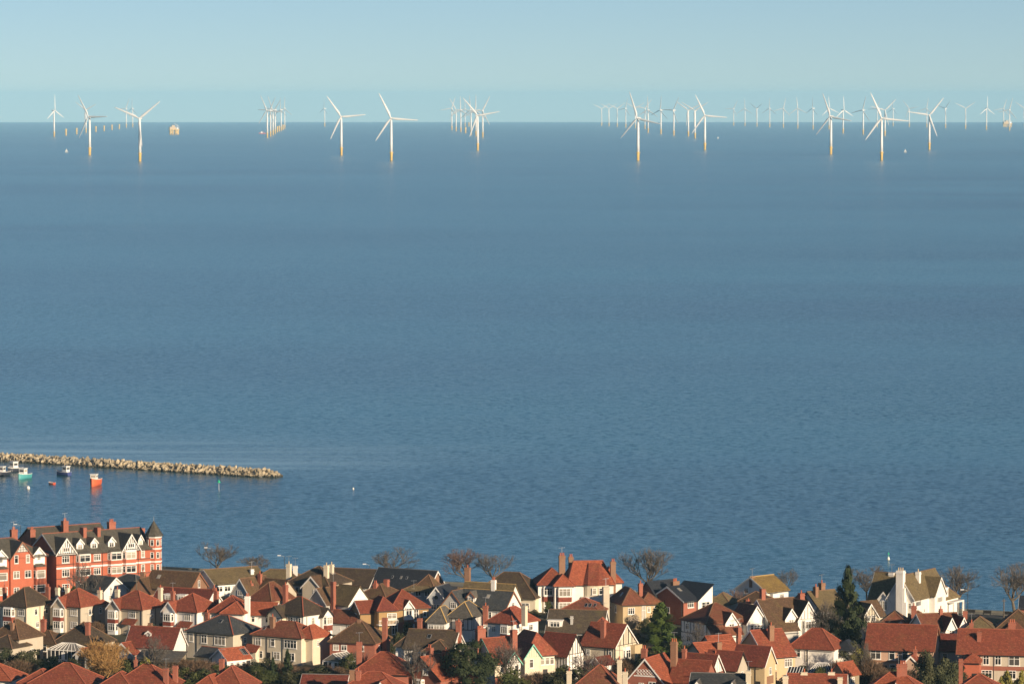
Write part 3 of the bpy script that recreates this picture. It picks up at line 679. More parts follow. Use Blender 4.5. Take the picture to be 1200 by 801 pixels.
b = h.block('hip', 0, h.W, 0, 7, 2.9, 2.5, 'cream', 'r_olive', ridge='ridge_brown'); h.win(b, 'F', [.2, .5, .8], 1.0, w=1.6); h.chim_px(346, 663, 2.5, .9, .7, 'white', 0, 2.5); h.door(b, 'F', .35)
h = House('rust brown pyramid roofed house with tall red chimney on its right', 318, 704, 26, 14, -35, eh=5.0)
b = h.block('hip', 0, h.W, 0, 7.5, 5.0, 3.6, 'yellow', 'r_rust', ridge='ridge_brown'); h.chim_px(334.5, 683, 3, .8, .9, 'brick', 1); h.rows(b, 'F', [.3, .7]); h.rows(b, 'R', [.5]); h.door(b, 'R', .8)
h = House('red hipped house with tall white chimney and long right wing', 285, 718, 40, 8, -14, eh=5.4, D=8)
b = h.block('hip', 0, h.W, 0, 8, 5.4, 3.1, 'cream', 'r_red', ridge='ridge_red')
h.block('hip', h.W*.42, h.W+.4, -1.2, 5, 5.4, 2.2, 'white', 'r_orange', ridge='ridge_red'); w2 = h.block('gx', h.W-1, h.W+5.6, 2.6, 8, 5.0, 2.0, 'white', 'r_orange', ridge='ridge_red', barge='paint')
h.chim_px(290, 696, 1.2, 1.0, .7, 'white', 2, 2); h.win(w2, 'F', [.35, .8], 3.3, w=.8, nx=1); h.rows(b, 'F', [.12, .3]); h.win(w2, 'R', [.5], 3.4); h.door(w2, 'F', .6)
h = House('large brown hipped house with front gable and three buff chimneys near the promenade', 385, 686, 50, 17, -28, eh=5.6, D=10)
W = h.W; b = h.block('hip', 0, W, 0, 10, 5.6, 3.5, 'beige', 'r_dkbrown', ridge='ridge_brown')
u = h.lx(365, -1.5); g = h.block('gy', u-2.2, u+2.2, -1.6, 4, 5.3, 2.2, 'beige', 'r_brown', barge='paint', ends='L', wname='gable'); h.win(g, 'F', [.75], 3.4, w=1.3, h=1.4)
h.win(b, 'F', [.12, .3], 3.7, w=1.7, h=1.3, nx=2); h.win(b, 'R', [.3, .7], 3.6); h.win(b, 'F', [.2], .9, w=1.6); h.door(g, 'F', .5)
h.chim_px(338.5, 658.5, 4, .95, .8, 'cream', 1, 5, 'potcream'); h.chim_px(382.5, 660, 2.5, .95, .8, 'cream', 1, 5, 'potcream'); h.chim_px(388.5, 659, 6, .8, .8, 'cream', 1, 5, 'potcream')
h = House('brown roofed house with grey gable and very tall red brick chimney', 382, 707, 21, 28, -42, eh=4.4)
b = h.block('gy', 0, h.W, 0, h.D, 4.4, 2.9, 'grey', 'r_brown', ridge='ridge_brown', barge='paint', ends='L'); h.win(b, 'F', [.5], 3.2, w=1.6, h=1.2, nx=3); h.block('gx', h.W-1, h.W+4.5, h.D-5, h.D+1.5, 4.4, 3.4, 'white', 'r_olive', ridge='ridge_brown')
h.chim_px(390.5, 681.5, 1.5, .85, .8, 'brick', 0, 0); h.win(b, 'R', [.55], 2.4, w=.8, nx=1); h.door(b, 'R', .8)
h = House('white house with black-brown hipped roof and one bright red hip line', 355.5, 721.5, 40, 32, -40, eh=5.3)
W = h.W; b = h.block('hip', 0, W, 0, h.D, 5.3, 3.3, 'white', 'r_dkbrown', ridge='ridge_red')
u = h.lx(324, -1); g = h.block('gy', u-2.2, u+1.8, -1.3, 3.5, 5.0, 1.9, 'cream', 'r_dkbrown', barge='black', ends='L', wname='gable'); h.win(g, 'F', [.35, .75], 3.2, w=1.0, h=1.6)
h.win(b, 'F', [.62, .85], 3.5, w=1.5, h=1.4); h.win(b, 'R', [.35], 3.2, w=1.0, h=1.6, nx=1)
g = h.block('gx', W-3, W+.8, h.D-3.2, h.D-.4, 5.0, 1.4, 'white', 'r_dkbrown', barge='black', ends='R', wname='gable'); h.bay(g, 'R', .5, 2.2, .6, 0, 4.9, (3.2,), 'paint', band='tilehung', bands=((1.9, 3.0),), h=1.5, nx=2); h.pipe(b, 'R', .12); h.door(b, 'R', .55)

# ------------------------------------------------------------------ second row from the bottom, left half
h = House('wide cream house with red tiled hip roof, conservatory below and garden conifers', 353, 747.5, 58, 24, -32, eh=5.3, D=8)
W = h.W; b = h.block('hip', 0, W, 0, 8, 5.3, 2.6, 'cream', 'r_rust', ridge='ridge_red'); w2 = h.block('hip', W-2.6, W+1.6, 1.5, 7.5, 5.2, 2.3, 'cream', 'r_orange', ridge='ridge_red')
h.win(b, 'F', [.12], 3.3, w=1.4, h=1.5, nx=2); h.win(b, 'F', [.42], 3.3, w=1.0, h=1.5, nx=1); h.win(b, 'F', [.78], 3.2, w=3.0, h=1.6, nx=4); h.win(b, 'F', [.15, .5, .8], .8, w=1.6, h=1.5, nx=2); h.win(w2, 'R', [.3], 3.5, w=.7, nx=1)
h.block('monoF', -.9, 1.6, -1.2, 0, 2.3, 1.0, 'cream', 'r_red'); h.chim_px(319.5, 720, 2, .8, .8, 'brownbrick', 1); h.pipe(b, 'F', .3); h.pipe(b, 'F', .62); h.door(b, 'F', .33); h.skylight(b, 'F', .15, .4)
h = House('beige house with dark slate hip roof, red hip tiles and roof window', 273, 743.5, 55, 28, -34, eh=5.2, D=9.5)
W = h.W; b = h.block('hip', 0, W, 0, 9.5, 5.2, 3.1, 'beige', 'r_slate', ridge='ridge_red'); h.win(b, 'F', [.1], 3.2, w=1.1, h=1.6, nx=1); h.win(b, 'F', [.38], 3.1, w=1.5, h=1.7, nx=2); h.win(b, 'F', [.72], 3.0, w=2.7, h=1.8, nx=3); h.win(b, 'F', [.3, .7], .7, w=1.6)
h.skylight(b, 'F', .55, .6, .7, 1.0); h.pipe(b, 'F', .22); h.win(b, 'R', [.4, .7], 3.2, w=1.0); h.chim_px(243, 715, 4, .7, .6, 'brick', 1); h.door(b, 'F', .5)
h = House('small white outbuilding with bright red roof and glazed panels', 266, 772.5, 18, 28, -50, eh=2.6, name='outbuilding', cat='outbuilding')
b = h.block('gy', 0, h.W, 0, h.D, 2.6, 1.7, 'white', 'r_orange', ridge='ridge_red', barge='paint', ends='LR'); h.win(b, 'F', [.5], 1.0, w=1.3, h=.9); h.win(b, 'R', [.2, .45, .7], 1.0, w=.9, h=1.0, nx=1); h.door(b, 'R', .9)
for k in range(3): h.skylight(b, 'R', .80+.07*k, .5, .45, 1.8)
h = House('low grey slate shed between the slate hip house and the white outbuilding', 255, 770, 26, 10, -40, eh=2.2, D=4, name='shed', cat='shed')
b = h.block('gx', 0, h.W, 0, 4, 2.2, 1.4, 'beige', 'r_slate', ridge='ridge_red', barge='paint'); h.win(b, 'F', [.5], 1.0, w=1.0, h=.8); h.door(b, 'F', .8)
h = House('dark red roofed house with one tiny dormer and shaded white right gable', 203, 758, 56, 13, -20, eh=4.0, D=6)
b = h.block('gx', 0, h.W, 0, 6, 4.0, 3.3, 'white', 'r_dkred', ridge='ridge_red', barge='paint'); h.dormer(h.lx(174, 1.5), 1.5, 1.1, 5.2, 6.3, 2, .4, 'white', 'r_dkred', nx=1); h.win(b, 'F', [.2, .5, .8], 1.3); h.chim_px(176, 730, 4, .7, .6, 'brownbrick', 0, 5); h.win(b, 'R', [.5], 1.2); h.door(b, 'F', .35)
h = House('small grey gabled outbuilding with rusty red roof beside the golden tree', 155, 766, 24, 12, -28, eh=2.7, D=7, name='outbuilding', cat='outbuilding')
b = h.block('gy', 0, h.W, 0, 7, 2.7, 1.9, 'grey', 'r_red', ridge='ridge_red', barge='paint', ends='L'); h.win(b, 'F', [.6], 1.1, w=1.5, h=.9, nx=1); h.door(b, 'F', .2)
h = House('low lean-to with grey felt roof and stone walls under the dark red roof', 208, 775, 50, 6, -15, eh=2.6, D=5, name='outbuilding', cat='outbuilding')
b = h.block('monoF', 0, h.W, 0, 5, 2.6, 1.3, 'stone', 'r_greyslate'); h.win(b, 'F', [.3, .7], 1.0, w=1.0, h=.9); h.door(b, 'F', .5)
h = House('brown roofed house with slim brick chimney at the left edge', 22, 749, 34, 14, -30, eh=4.6, D=8)
b = h.block('hip', 0, h.W, 0, 8, 4.6, 3.4, 'beige', 'r_brown', ridge='ridge_brown'); h.block('hip', 1.0, h.W+.5, -3, 3, 3.2, 2.2, 'beige', 'r_dkbrown', ridge='ridge_brown'); h.chim_px(14.5, 727, 1.5, .6, .6, 'brownbrick', 1); h.win(b, 'R', [.5], 1.2); h.win(b, 'F', [.2], 2.8, w=1.1); h.door(b, 'R', .8)
h = House('sprawling dark brown roofed bungalow with two brick chimneys behind the conservatory', 108, 756, 46, 14, -24, eh=2.6, D=9, name='bungalow', cat='bungalow')
W = h.W; b = h.block('hip', 0, W, 0, 9, 2.6, 4.0, 'beige', 'r_dkbrown', ridge='ridge_brown'); w2 = h.block('hip', -6.6, .8, -.5, 6, 2.5, 2.3, 'paleorange', 'r_brown', ridge='ridge_brown')
h.chim_px(51, 723, 2.5, .9, .8, 'brick', 1); h.chim_px(103, 729, 2.0, .8, .8, 'brick', 0, 3); h.win(w2, 'F', [.15, .4, .65], 1.0, w=1.3, h=1.4, nx=1); h.win(b, 'F', [.7], 1.0, w=1.6); h.door(w2, 'F', .88)
def conservatory(label, px, py, wl, wr, th, eh, rise, kind='hip', D=None, nb=6, name='conservatory'):
    h = House(label, px, py, wl, wr, th, eh=eh, D=D, name=name, cat='conservatory')
    W, D = h.W, h.D; h.part('base_wall', MB().box(0, W, 0, D, 0, .6), 'white')
    h.part('glazing', MB().box(.04, W-.04, .04, D-.04, .6, eh), 'glass'); fr = MB()
    for i in range(nb+1):
        x = W*i/nb; fr.box(x-.05, x+.05, -.03, .06, .6, eh)
    for i in range(4):
        y = D*i/3; fr.box(W-.06, W+.03, y-.05, y+.05, .6, eh); fr.box(-.03, .06, y-.05, y+.05, .6, eh)
    fr.box(-.05, W+.05, -.05, .07, eh-.1, eh+.06); fr.box(W-.07, W+.05, 0, D, eh-.1, eh+.06); fr.box(-.05, .07, 0, D, eh-.1, eh+.06); fr.box(-.05, W+.05, D-.07, D+.05, eh-.1, eh+.06)
    h.part('frame', fr, 'paint')
    roofp = MB(); bars = MB()
    if kind == 'hip':
        a, c = (W*.3, D*.55, eh+rise), (W*.7, D*.55, eh+rise)
        P = [(0,0,eh+.05),(W,0,eh+.05),(W,D,eh+.05),(0,D,eh+.05),a,c]; roofp.quadstrip(P, [(0,1,5,4),(1,2,5),(2,3,4,5),(3,0,4)])
        for i in range(nb+1):
            u = i/nb; bars.bar((W*u, 0, eh+.08), (a[0]+(c[0]-a[0])*u, a[1], eh+rise+.03), .1, .08)
        for i in range(4):
            bars.bar((W, D*i/3, eh+.08), (c[0], c[1], eh+rise+.03), .09, .08); bars.bar((0, D*i/3, eh+.08), (a[0], a[1], eh+rise+.03), .09, .08)
        bars.bar(a, c, .14, .14)
    elif kind == 'lean':
        roofp.extrude([(0,0,eh+.04),(0,D,eh+rise),(0,D,eh+rise+.05),(0,0,eh+.09)], (W,0,0))
        for i in range(nb+1): bars.bar((W*i/nb, 0, eh+.13), (W*i/nb, D, eh+rise+.09), .1, .08)
    else:
        roofp.extrude([(0,0,eh+.05),(W/2,0,eh+rise),(W,0,eh+.05)], (0,D,0))
        for i in range(6):
            y = D*i/5
            bars.bar((0,y,eh+.09),(W/2,y,eh+rise+.05),.1,.08); bars.bar((W,y,eh+.09),(W/2,y,eh+rise+.05),.1,.08)
        bars.bar((W/2,0,eh+rise+.06),(W/2,D,eh+rise+.06),.12,.1)
    h.part('roof', roofp, 'glass'); h.part('glazing_bar', bars, 'paint'); h.door(dict(x0=0,x1=W,y0=0,y1=D,z0=.0), 'F', .5, .8, 2.0, 'paint')
conservatory('white framed conservatory with glazed roof before the brown bungalow', 93, 762.5, 38, 8, -24, 2.4, 1.2, D=4.0, nb=8)
h = House('small white arched garage with dark doorway beside the white conservatory', 103, 768, 15, 20, -35, eh=2.4, D=5.5, name='garage', cat='garage')
b = h.block('gy', 0, h.W, 0, 5.5, 2.4, 1.2, 'white', 'r_red', ridge='ridge_red', barge='paint', ends='L')
pts = [(-.85,0,0),(.85,0,0),(.85,0,1.6),(.6,0,2.2),(0,0,2.5),(-.6,0,2.2),(-.85,0,1.6)]
h.part('door', MB().extrude([(x+h.W/2, -.03, z) for x, y, z in pts], (0, .028, 0)), 'black')
conservatory('white framed greenhouse with steep ridge among bare shrubs', 402, 776, 24, 14, -35, 2.2, 1.5, kind='gable', D=4.5, nb=4, name='greenhouse')

# ------------------------------------------------------------------ middle
h = House('dark mossy roofed house with bright white right gable near the promenade', 432, 687, 48, 9, -22, eh=3.6, D=8)
b = h.block('gx', 0, h.W, 0, 8, 3.6, 3.2, 'white', 'r_dkbrown', ridge='ridge_brown', barge='paint'); h.win(b, 'R', [.5], 1.2); h.win(b, 'F', [.3, .7], 1.2); h.door(b, 'F', .5)
h = House('very long navy slate roof with white edged brown right gable', 502, 690, 68, 20, -30, eh=3.8)
b = h.block('gx', 0, h.W, 0, h.D, 3.8, 3.5, 'brownbrick', 'r_navy', ridge='ridge_slate', barge='paint'); h.win(b, 'R', [.35], 3.6, w=1.3, h=1.2); h.win(b, 'F', [.2, .5, .8], 1.2)
for u in (.3, .45, .55): h.skylight(b, 'F', u, .5, .5, .8)
h.door(b, 'R', .7)
h = House('brown hip roofed house with two red chimneys behind the ochre house', 452, 701, 34, 22, -30, eh=5.0, D=8)
b = h.block('hip', 0, h.W, 0, 8, 5.0, 2.6, 'cream', 'r_brown', ridge='ridge_brown'); h.chim_px(440, 681, 2.5, .8, .8, 'brick', 2); h.chim_px(453, 679, 5, .9, .9, 'brick', 0); h.rows(b, 'F', [.3, .7]); h.door(b, 'F', .5)
h = House('olive hip roofed house with little pyramid roof and buff chimney', 508, 693, 36, 16, -22, eh=4.6, D=7)
b = h.block('hip', 0, h.W, 0, 7, 4.6, 2.0, 'grey', 'r_olive', ridge='ridge_brown'); h.block('hip', h.W*.35, h.W*.35+4, 1.5, 5.5, 5.2, 2.7, 'grey', 'r_brown', ridge='ridge_brown'); h.chim_px(485, 689.5, .6, .7, .6, 'cream', 0); h.rows(b, 'F', [.2, .5, .8]); h.door(b, 'F', .35)
h = House('white-grey gabled house with one round window in its gable', 520, 700, 18, 10, -18, eh=4.2, D=8)
b = h.block('gy', 0, h.W, 0, 8, 4.2, 2.1, 'greyblue', 'r_navy', ridge='ridge_slate', barge='paint', ends='L')
h.part('window', MB().tube((h.W/2, -.05, 4.2), (h.W/2, -.004, 4.2), .42, .42, 14), 'glass'); h.win(b, 'F', [.35, .7], 1.6, w=1.1); h.door(b, 'F', .5)
h = House('ochre house with red hipped roof, white balcony and small white dormer gable', 458.5, 713.5, 16, 44, 24, eh=5.3, D=8.5)
W = h.W; b = h.block('hip', 0, W, 0, 8.5, 5.3, 3.5, 'ochre', 'r_red', ridge='ridge_red'); w2 = h.block('hip', -3.2, .9, -.6, 6, 5.2, 2.6, 'ochre', 'r_dkred', ridge='ridge_red')
g = h.block('gx', -6.2, -1.5, 1.6, 6.8, 4.8, 2.0, 'ochre', 'r_red', barge='paint', ends='L', wname='gable'); h.win(g, 'L', [.5], 3.1, w=1.1, h=1.3)
d = h.dormer(h.lx(479, -.3), -.35, 2.1, 3.0, 5.5, 3.5, 1.4, 'white', 'r_red', nx=2, h=1.5); h.bay(b, 'F', h.lx(479), 2.4, .6, 0, 2.9, (.6,), 'brick', h=1.5, frac=False)
h.win(b, 'F', [h.lx(487.5)], 2.7, w=1.1, h=2.4, nx=2, frac=False); h.win(w2, 'F', [.75], 3.4, w=2.1, h=1.2, nx=2); h.win(w2, 'L', [.5], 3.2, w=1.0, h=1.6, nx=1); h.win(b, 'F', [.06], 3.5, w=.9, h=1.2, nx=1); h.win(b, 'F', [.9], 3.4, w=.9, nx=1)
h.band(b, 'F', 0, 2.6, 'brick', .08)
bal = MB(); bal.box(-3.6, .6, -2.2, -.6, 2.3, 2.45)
for i in range(14): bal.box(-3.6+i*.32, -3.54+i*.32, -2.2, -2.14, 2.45, 3.3)
bal.box(-3.6, .6, -2.22, -2.12, 3.3, 3.4); h.part('balcony', bal, 'paint'); h.win(w2, 'F', [.9], .2, w=1.3, h=2.0, nx=2); h.pipe(w2, 'F', .03); h.door(b, 'F', .55)
h = House('low rust roofed garage block with white gable below the ochre house', 419, 730, 36, 13, -28, eh=2.6, D=6.5, name='garage', cat='garage')
b = h.block('gx', 0, h.W, 0, 6.5, 2.6, 2.0, 'white', 'r_rust', ridge='ridge_red', barge='paint'); h.door(b, 'F', .3, 2.2, 2.0, 'paint'); h.win(b, 'F', [.75], 1.0)
h = House('brown pyramid roofed brick house with white windows in front of the ochre house', 439, 753.5, 53, 9, -18, eh=4.6, D=9)
b = h.block('hip', 0, h.W, 0, 9, 4.6, 4.0, 'brick', 'r_brown', ridge='ridge_brown'); h.win(b, 'F', [.14, .32, .7], 3.0, w=1.2, h=1.1); h.win(b, 'R', [.3], 2.8, w=.8, nx=1); h.chim_px(421, 726, 4, .7, .6, 'brownbrick', 0, 7); h.chim_px(451, 724, 4, .9, .8, 'brick', 0, 0); h.win(b, 'F', [.3], .8, w=1.6); h.door(b, 'F', .55)
h = House('low white house with dark brown roof, front hipped bay and white right gable', 530, 760, 60, 13, -16, eh=4.4, D=8)
W = h.W; b = h.block('gx', .5, W, 0, 8, 4.4, 3.0, 'white', 'r_dkbrown', ridge='ridge_brown', barge='paint', ends='R'); f = h.block('hip', W*.50, W*.97, -2.2, 3.5, 4.0, 2.1, 'white', 'r_dkbrown', ridge='ridge_brown')
h.block('hip', -1.5, 2.6, 1.0, 7.5, 4.5, 2.2, 'white', 'r_dkbrown', ridge='ridge_brown'); h.win(f, 'F', [.65], 2.3, w=1.7, h=1.2); h.win(b, 'F', [.15, .35], 2.4, w=1.1); h.chim_px(492, 724.5, 5, .8, .8, 'brick', 0, 4); h.chim_px(537.5, 726, 4, .9, .9, 'brick', 1, 4); h.skylight(b, 'F', .45, .6); h.door(b, 'F', .4)
h = House('timbered house with twin grey slate hips edged in yellow ridge tiles', 553, 724, 44, 17, -20, eh=4.8, D=8)
W = h.W; b = h.block('hip', W*.35, W, 0, 8, 4.8, 3.0, 'white', 'r_greyslate', ridge='ridge_yellow'); w2 = h.block('hip', -.6, W*.42, -2.6, 4.2, 4.0, 3.0, 'white', 'r_greyslate', ridge='ridge_yellow')
h.timber(b, 'R', 10, z0=2.4, full=True); h.timber(b, 'F', 6, z0=2.4, full=True); h.win(b, 'F', [.55], 2.9, w=1.5, h=1.2, nx=3); h.win(w2, 'F', [.2, .5, .8], 2.6, w=1.2, h=.9, nx=2); h.chim_px(537, 727, -1, .8, .8, 'brick', 0, 2); h.chim_px(569, 707, 5.5, .9, .8, 'brick', 1, 3); h.door(b, 'R', .3)
h = House('long grey slate house with red-edged white right gable, small dormer and white chimney', 592, 713, 64, 14, -28, eh=4.0)
W = h.W; b = h.block('gx', 0, W, 0, h.D+1.5, 4.0, 3.2, 'white', 'r_slate', ridge='ridge_yellow', barge='brownpaint'); g = h.block('gy', -1.8, 3.6, -1.2, 5, 3.9, 3.2, 'grey', 'r_slate', ridge='ridge_brown', barge='brownpaint', ends='L', wname='gable')
h.win(g, 'F', [.55], 3.6, w=1.5, h=1.3, nx=3); h.dormer(h.lx(552, .8), .8, 1.8, 4.4, 6.0, 2.8, 1.0, 'white', 'r_greyslate', barge='brownpaint'); h.skylight(b, 'F', .6, .6); h.chim_px(578.5, 677, 3.5, .9, .7, 'white', 2, 5); h.win(b, 'R', [.5], 3.8, w=1.2); h.win(b, 'F', [.5, .7, .9], 1.8, w=1.3, h=1.4); h.door(b, 'F', .4)
h.block('gx', -2, W*.75, 7.5, 13, 4.6, 3.2, 'white', 'r_olive', ridge='ridge_yellow')
h = House('broad dark brown hipped roof in shade, round chimney at its left', 627, 701, 76, 10, -20, eh=3.2, D=11)
b = h.block('hip', 0, h.W, 0, 11, 3.2, 4.9, 'cream', 'r_dkbrown', ridge='ridge_brown'); h.chim_px(548, 662.5, 5, 1.1, 1.0, 'brownbrick', 1, 4); h.win(b, 'F', [.6, .85], 1.0, w=1.8); h.door(b, 'F', .7)

def mansion_red():
    h = House('big white mansion with bright red hipped roofs, red-banded bays and three chimneys', 667, 685, 32, 50, 8, eh=6.0, D=9, W=9.6, name='mansion', cat='mansion')
    W = h.W; b = h.block('hip', 0, W, 0, 9, 6.0, 4.7, 'white', 'r_orange', ridge='ridge_red', k=.42); l = h.block('hip', -6.4, .6, 2.0, 10, 5.9, 3.2, 'white', 'r_red', ridge='ridge_red')
    f = h.block('hip', -3.2, .9, -.6, 5, 5.9, 2.2, 'white', 'r_orange', ridge='ridge_red'); r = h.block('hip', W-2, W+2.4, 3.5, 10, 6.0, 3.0, 'white', 'r_orange', ridge='ridge_red')
    h.bay(f, 'F', .5, 3.2, .7, 0, 5.6, (3.7, .7), 'paint', bands=((2.5, 3.5),), h=1.7, nx=3); h.bay(l, 'F', .3, 2.4, .6, 0, 5.6, (3.7,), 'paint', bands=((2.3, 3.4),), h=1.6, nx=3)
    # curved centre bay under the main roof
    n = 10; pts = [(W*.62+2.7*math.cos(math.pi+math.pi*i/n), .05+1.5*math.sin(math.pi+math.pi*i/n)) for i in range(n+1)]
    h.part('bow', MB().prism(pts, 0, 5.9), 'cream')
    ro = MB(); e = [(W*.62+3.0*math.cos(math.pi+math.pi*i/4), -.3+1.7*math.sin(math.pi+math.pi*i/4), 6.0) for i in range(5)]; ro.quadstrip(e+[(x, y, 6.15) for x, y, z in e]+[(W*.5, 3.6, 10.3), (W*.74, 3.6, 10.3)], [(0,1,6,5),(1,2,7,6),(2,3,8,7),(3,4,9,8),(5,6,10),(6,7,11,10),(7,8,11),(8,9,11)]); h.part('bow_roof', ro, 'r_red'); h.part('balcony', MB().prism([(x+(x-W*.62)*.25, y-.5 if y < 0 else y) for x, y in pts], 2.6, 3.5), 'white')
    bz = dict(x0=W*.62-1.5, x1=W*.62+1.5, y0=-1.46, y1=3); h.win(bz, 'F', [.25, .75], 4.0, w=1.0, h=1.4, nx=1)
    h.win(b, 'F', [.13], 3.9, w=.9, h=1.4, nx=1) if False else None
    h.chim_px(658.5, 648.5, 4.5, 1.3, 1.1, 'brownbrick', 3, 5); h.chim_px(669, 650, 7, 1.0, .8, 'brownbrick', 2, 6); h.chim_px(718.3, 655.5, 1.6, 1.1, 1.0, 'brownbrick', 2, 0)
    h.win(r, 'F', [.6], 3.9, w=1.0); h.pipe(b, 'F', .05); h.door(b, 'F', .25)
mansion_red()
h = House('low red hipped house with three roof windows right below the red-roofed mansion', 702, 717, 46, 10, -16, eh=4.2, D=8)
b = h.block('hip', 0, h.W, 0, 8, 4.2, 2.5, 'cream', 'r_rust', ridge='ridge_red')
for u in (.62, .72, .84): h.skylight(b, 'F', u, .4, .6, 1.2)
h.chim_px(708, 716, 3, .7, .6, 'cream', 0, 3); h.win(b, 'F', [.2, .6], 2.0); h.door(b, 'F', .4)
h = House('mossy green-grey roofed bungalow with one wide white flat dormer', 706, 740, 66, 6, -10, eh=2.8, D=9, name='bungalow', cat='bungalow')
b = h.block('gx', 0, h.W, 0, 9, 2.8, 3.7, 'white', 'r_moss', ridge='ridge_brown', barge='paint'); h.dormer(h.lx(650.5, .8), .8, 2.9, 3.0, 4.7, 3.0, 0, 'white', 'paint', kind='flat', nx=3, h=1.1, ov=.12); h.chim_px(670, 722, 1.5, .5, .5, 'grey', 0, 3); h.win(b, 'F', [.4, .8], 1.0, w=1.6); h.door(b, 'F', .6)
h = House('red hipped white house with buff chimney and white bay, middle of the town', 601, 731, 30, 30, -38, eh=5.3)
W = h.W; b = h.block('hip', 0, W, 0, h.D, 5.3, 3.0, 'white', 'r_red', ridge='ridge_red'); h.chim_px(614.7, 710, 1.2, .95, .8, 'cream', 0, 5); h.bay(b, 'F', .72, 2.3, .6, 0, 5.1, (3.4, .8), 'paint', bands=((2.3, 3.2),), h=1.4); h.win(b, 'F', [.25], 3.4, w=1.0); h.rows(b, 'R', [.3, .7]); h.door(b, 'F', .4)
h = House('yellow house with rust hipped roofs, roof windows and stair window', 730, 708.5, 16, 44, 18, eh=5.2, D=8.5)
W = h.W; b = h.block('hip', 0, W*.62, 0, 8.5, 5.2, 3.2, 'yellow', 'r_rust', ridge='ridge_brown'); w2 = h.block('hip', W*.58, W+.8, 1.6, 8, 5.0, 2.2, 'yellow', 'r_rust', ridge='ridge_brown')
h.win(b, 'F', [.36], 3.2, w=1.5, h=1.4, nx=3); h.win(b, 'F', [.9], 2.0, w=.9, h=2.9, nx=2); h.win(w2, 'F', [.35], 3.3, w=.7, nx=1); h.win(w2, 'F', [.75], 3.3, w=1.1); h.win(b, 'F', [.4], .8, w=1.6); h.win(b, 'L', [.5], 3.2, w=.9, h=1.5, nx=1)
h.skylight(b, 'F', .5, .62, .8, .9); h.skylight(b, 'F', .68, .66, .8, .9); h.skylight(b, 'L', .5, .45, .7, 1.2); h.chim_px(710, 687.5, 3, 1.3, .9, 'beige', 0, 1); h.chim_px(750.5, 681, 4.5, .8, .8, 'brick', 1); h.door(w2, 'F', .55)
def modern():
    h = House('modern house with navy slate roofs, brick side and white wedge-shaped upper wall', 801, 704, 32, 30, 42, eh=5.0, name='house')
    W = h.W; b = h.block('gx', 0, W*.55, 0, 9.5, 5.0, 2.6, 'brick', 'r_navy', barge='paint', ends='L')
    h.win(b, 'F', [.5], 3.5, w=1.8, h=1.3, nx=3); w2 = h.block('monoL', W*.5, W+.5, -.6, 8, 4.9, 2.9, 'white', 'r_navy', ov=.25); h.win(w2, 'F', [.4, .62], 2.6, w=1.4, h=1.9, nx=1); h.skylight(b, 'F', .5, .7)
    h.block('gx', -.5, W, 8, 13, 5.6, 2.6, 'brick', 'r_navy'); h.chim_px(791, 678.5, 6, 1.8, .8, 'brownbrick', 3, 6); h.win(b, 'L', [.5], 2.2); h.pipe(b, 'L', .4); h.pipe(b, 'L', .95); h.door(b, 'L', .3)
modern()
h = House('olive hip roofed bungalow right of the wedge-walled modern house', 855, 708, 26, 8, -20, eh=3.0, D=6, name='bungalow', cat='bungalow')
b = h.block('hip', 0, h.W, 0, 6, 3.0, 2.2, 'greyblue', 'r_olive', ridge='ridge_brown'); h.win(b, 'F', [.5], 1.0, w=1.6); h.door(b, 'F', .8)
h = House('golden roofed white house with grey left gable and buff chimney by the sea', 898, 693, 28, 26, 44, eh=4.4, D=9)
b = h.block('gx', 0, h.W, 0, 9, 4.4, 2.7, 'white', 'r_gold', ridge='ridge_yellow', barge='paint', ends='L'); h.win(b, 'L', [.35], 3.6, w=1.3, h=1.2); h.chim_px(881.5, 675.5, 4.5, 1.1, .8, 'brownbrick', 0, 5); h.win(b, 'F', [.3, .7], 2.4); h.part('wall_bay', MB().box(1, 3, -1, 0, 0, 3.9), 'white'); h.door(b, 'L', .7)
h = House('low dark brown roofed house hidden between golden roof and white gables', 900, 705, 34, 10, -12, eh=4.0, D=6)
b = h.block('hip', 0, h.W, 0, 6, 4.0, 1.9, 'cream', 'r_brown', ridge='ridge_brown'); h.chim_px(876.5, 702.5, -.5, .7, .6, 'brick', 0, 2); h.win(b, 'F', [.4, .7], 1.5); h.door(b, 'F', .2)

def sweep_house(label, px, py, wl, wr, th, roof, wall, gpx, gtop, dpx, chims, low, timberL=False, rise=3.6, eh=5.0, mk='gx'):
    """house with a catslide roof sweeping low in front, white dormer gable and big white right gable"""
    h = House(label, px, py, wl, wr, th, eh=eh)
    W, D = h.W, max(h.D, 7.5); b = h.block(mk, 0, W*.9, 0, D, eh, rise, wall, roof, ridge='ridge_brown', barge='paint', ends='L')
    # catslide: the front slope continues over a low front room
    h.block('monoF', 0, W*.62, -2.3, -.4, eh-2.0, 1.75, wall, roof, ov=.3)
    u = h.lx(dpx, -.8); d = h.block('gy', u-1.45, u+1.45, -.9, 4.0, eh+.1, 1.9, 'white', roof, z0=2.2, barge='paint', ends='L', ov=.2, wname='dormer'); h.win(d, 'F', [.5], eh-1.5, w=1.2, h=1.4, nx=2)
    u = h.lx(gpx, -1.4); g = h.block('gy', u-2.3, u+2.3, -1.6, 4.5, eh-.1, gtop, 'white', roof, ridge='ridge_brown', barge='paint', ends='L', ov=.3, wname='gable')
    h.bay(g, 'F', .5, 2.8, .7, low, eh-.3, (eh-2.0,), 'paint', h=1.5, nx=3); h.win(g, 'F', [.5], .8, w=1.8); h.band(g, 'F', 2.0, 2.5, 'white', .1); h.door(b, 'F', .5)
    for c in chims: h.chim_px(*c)
    return h, b, g
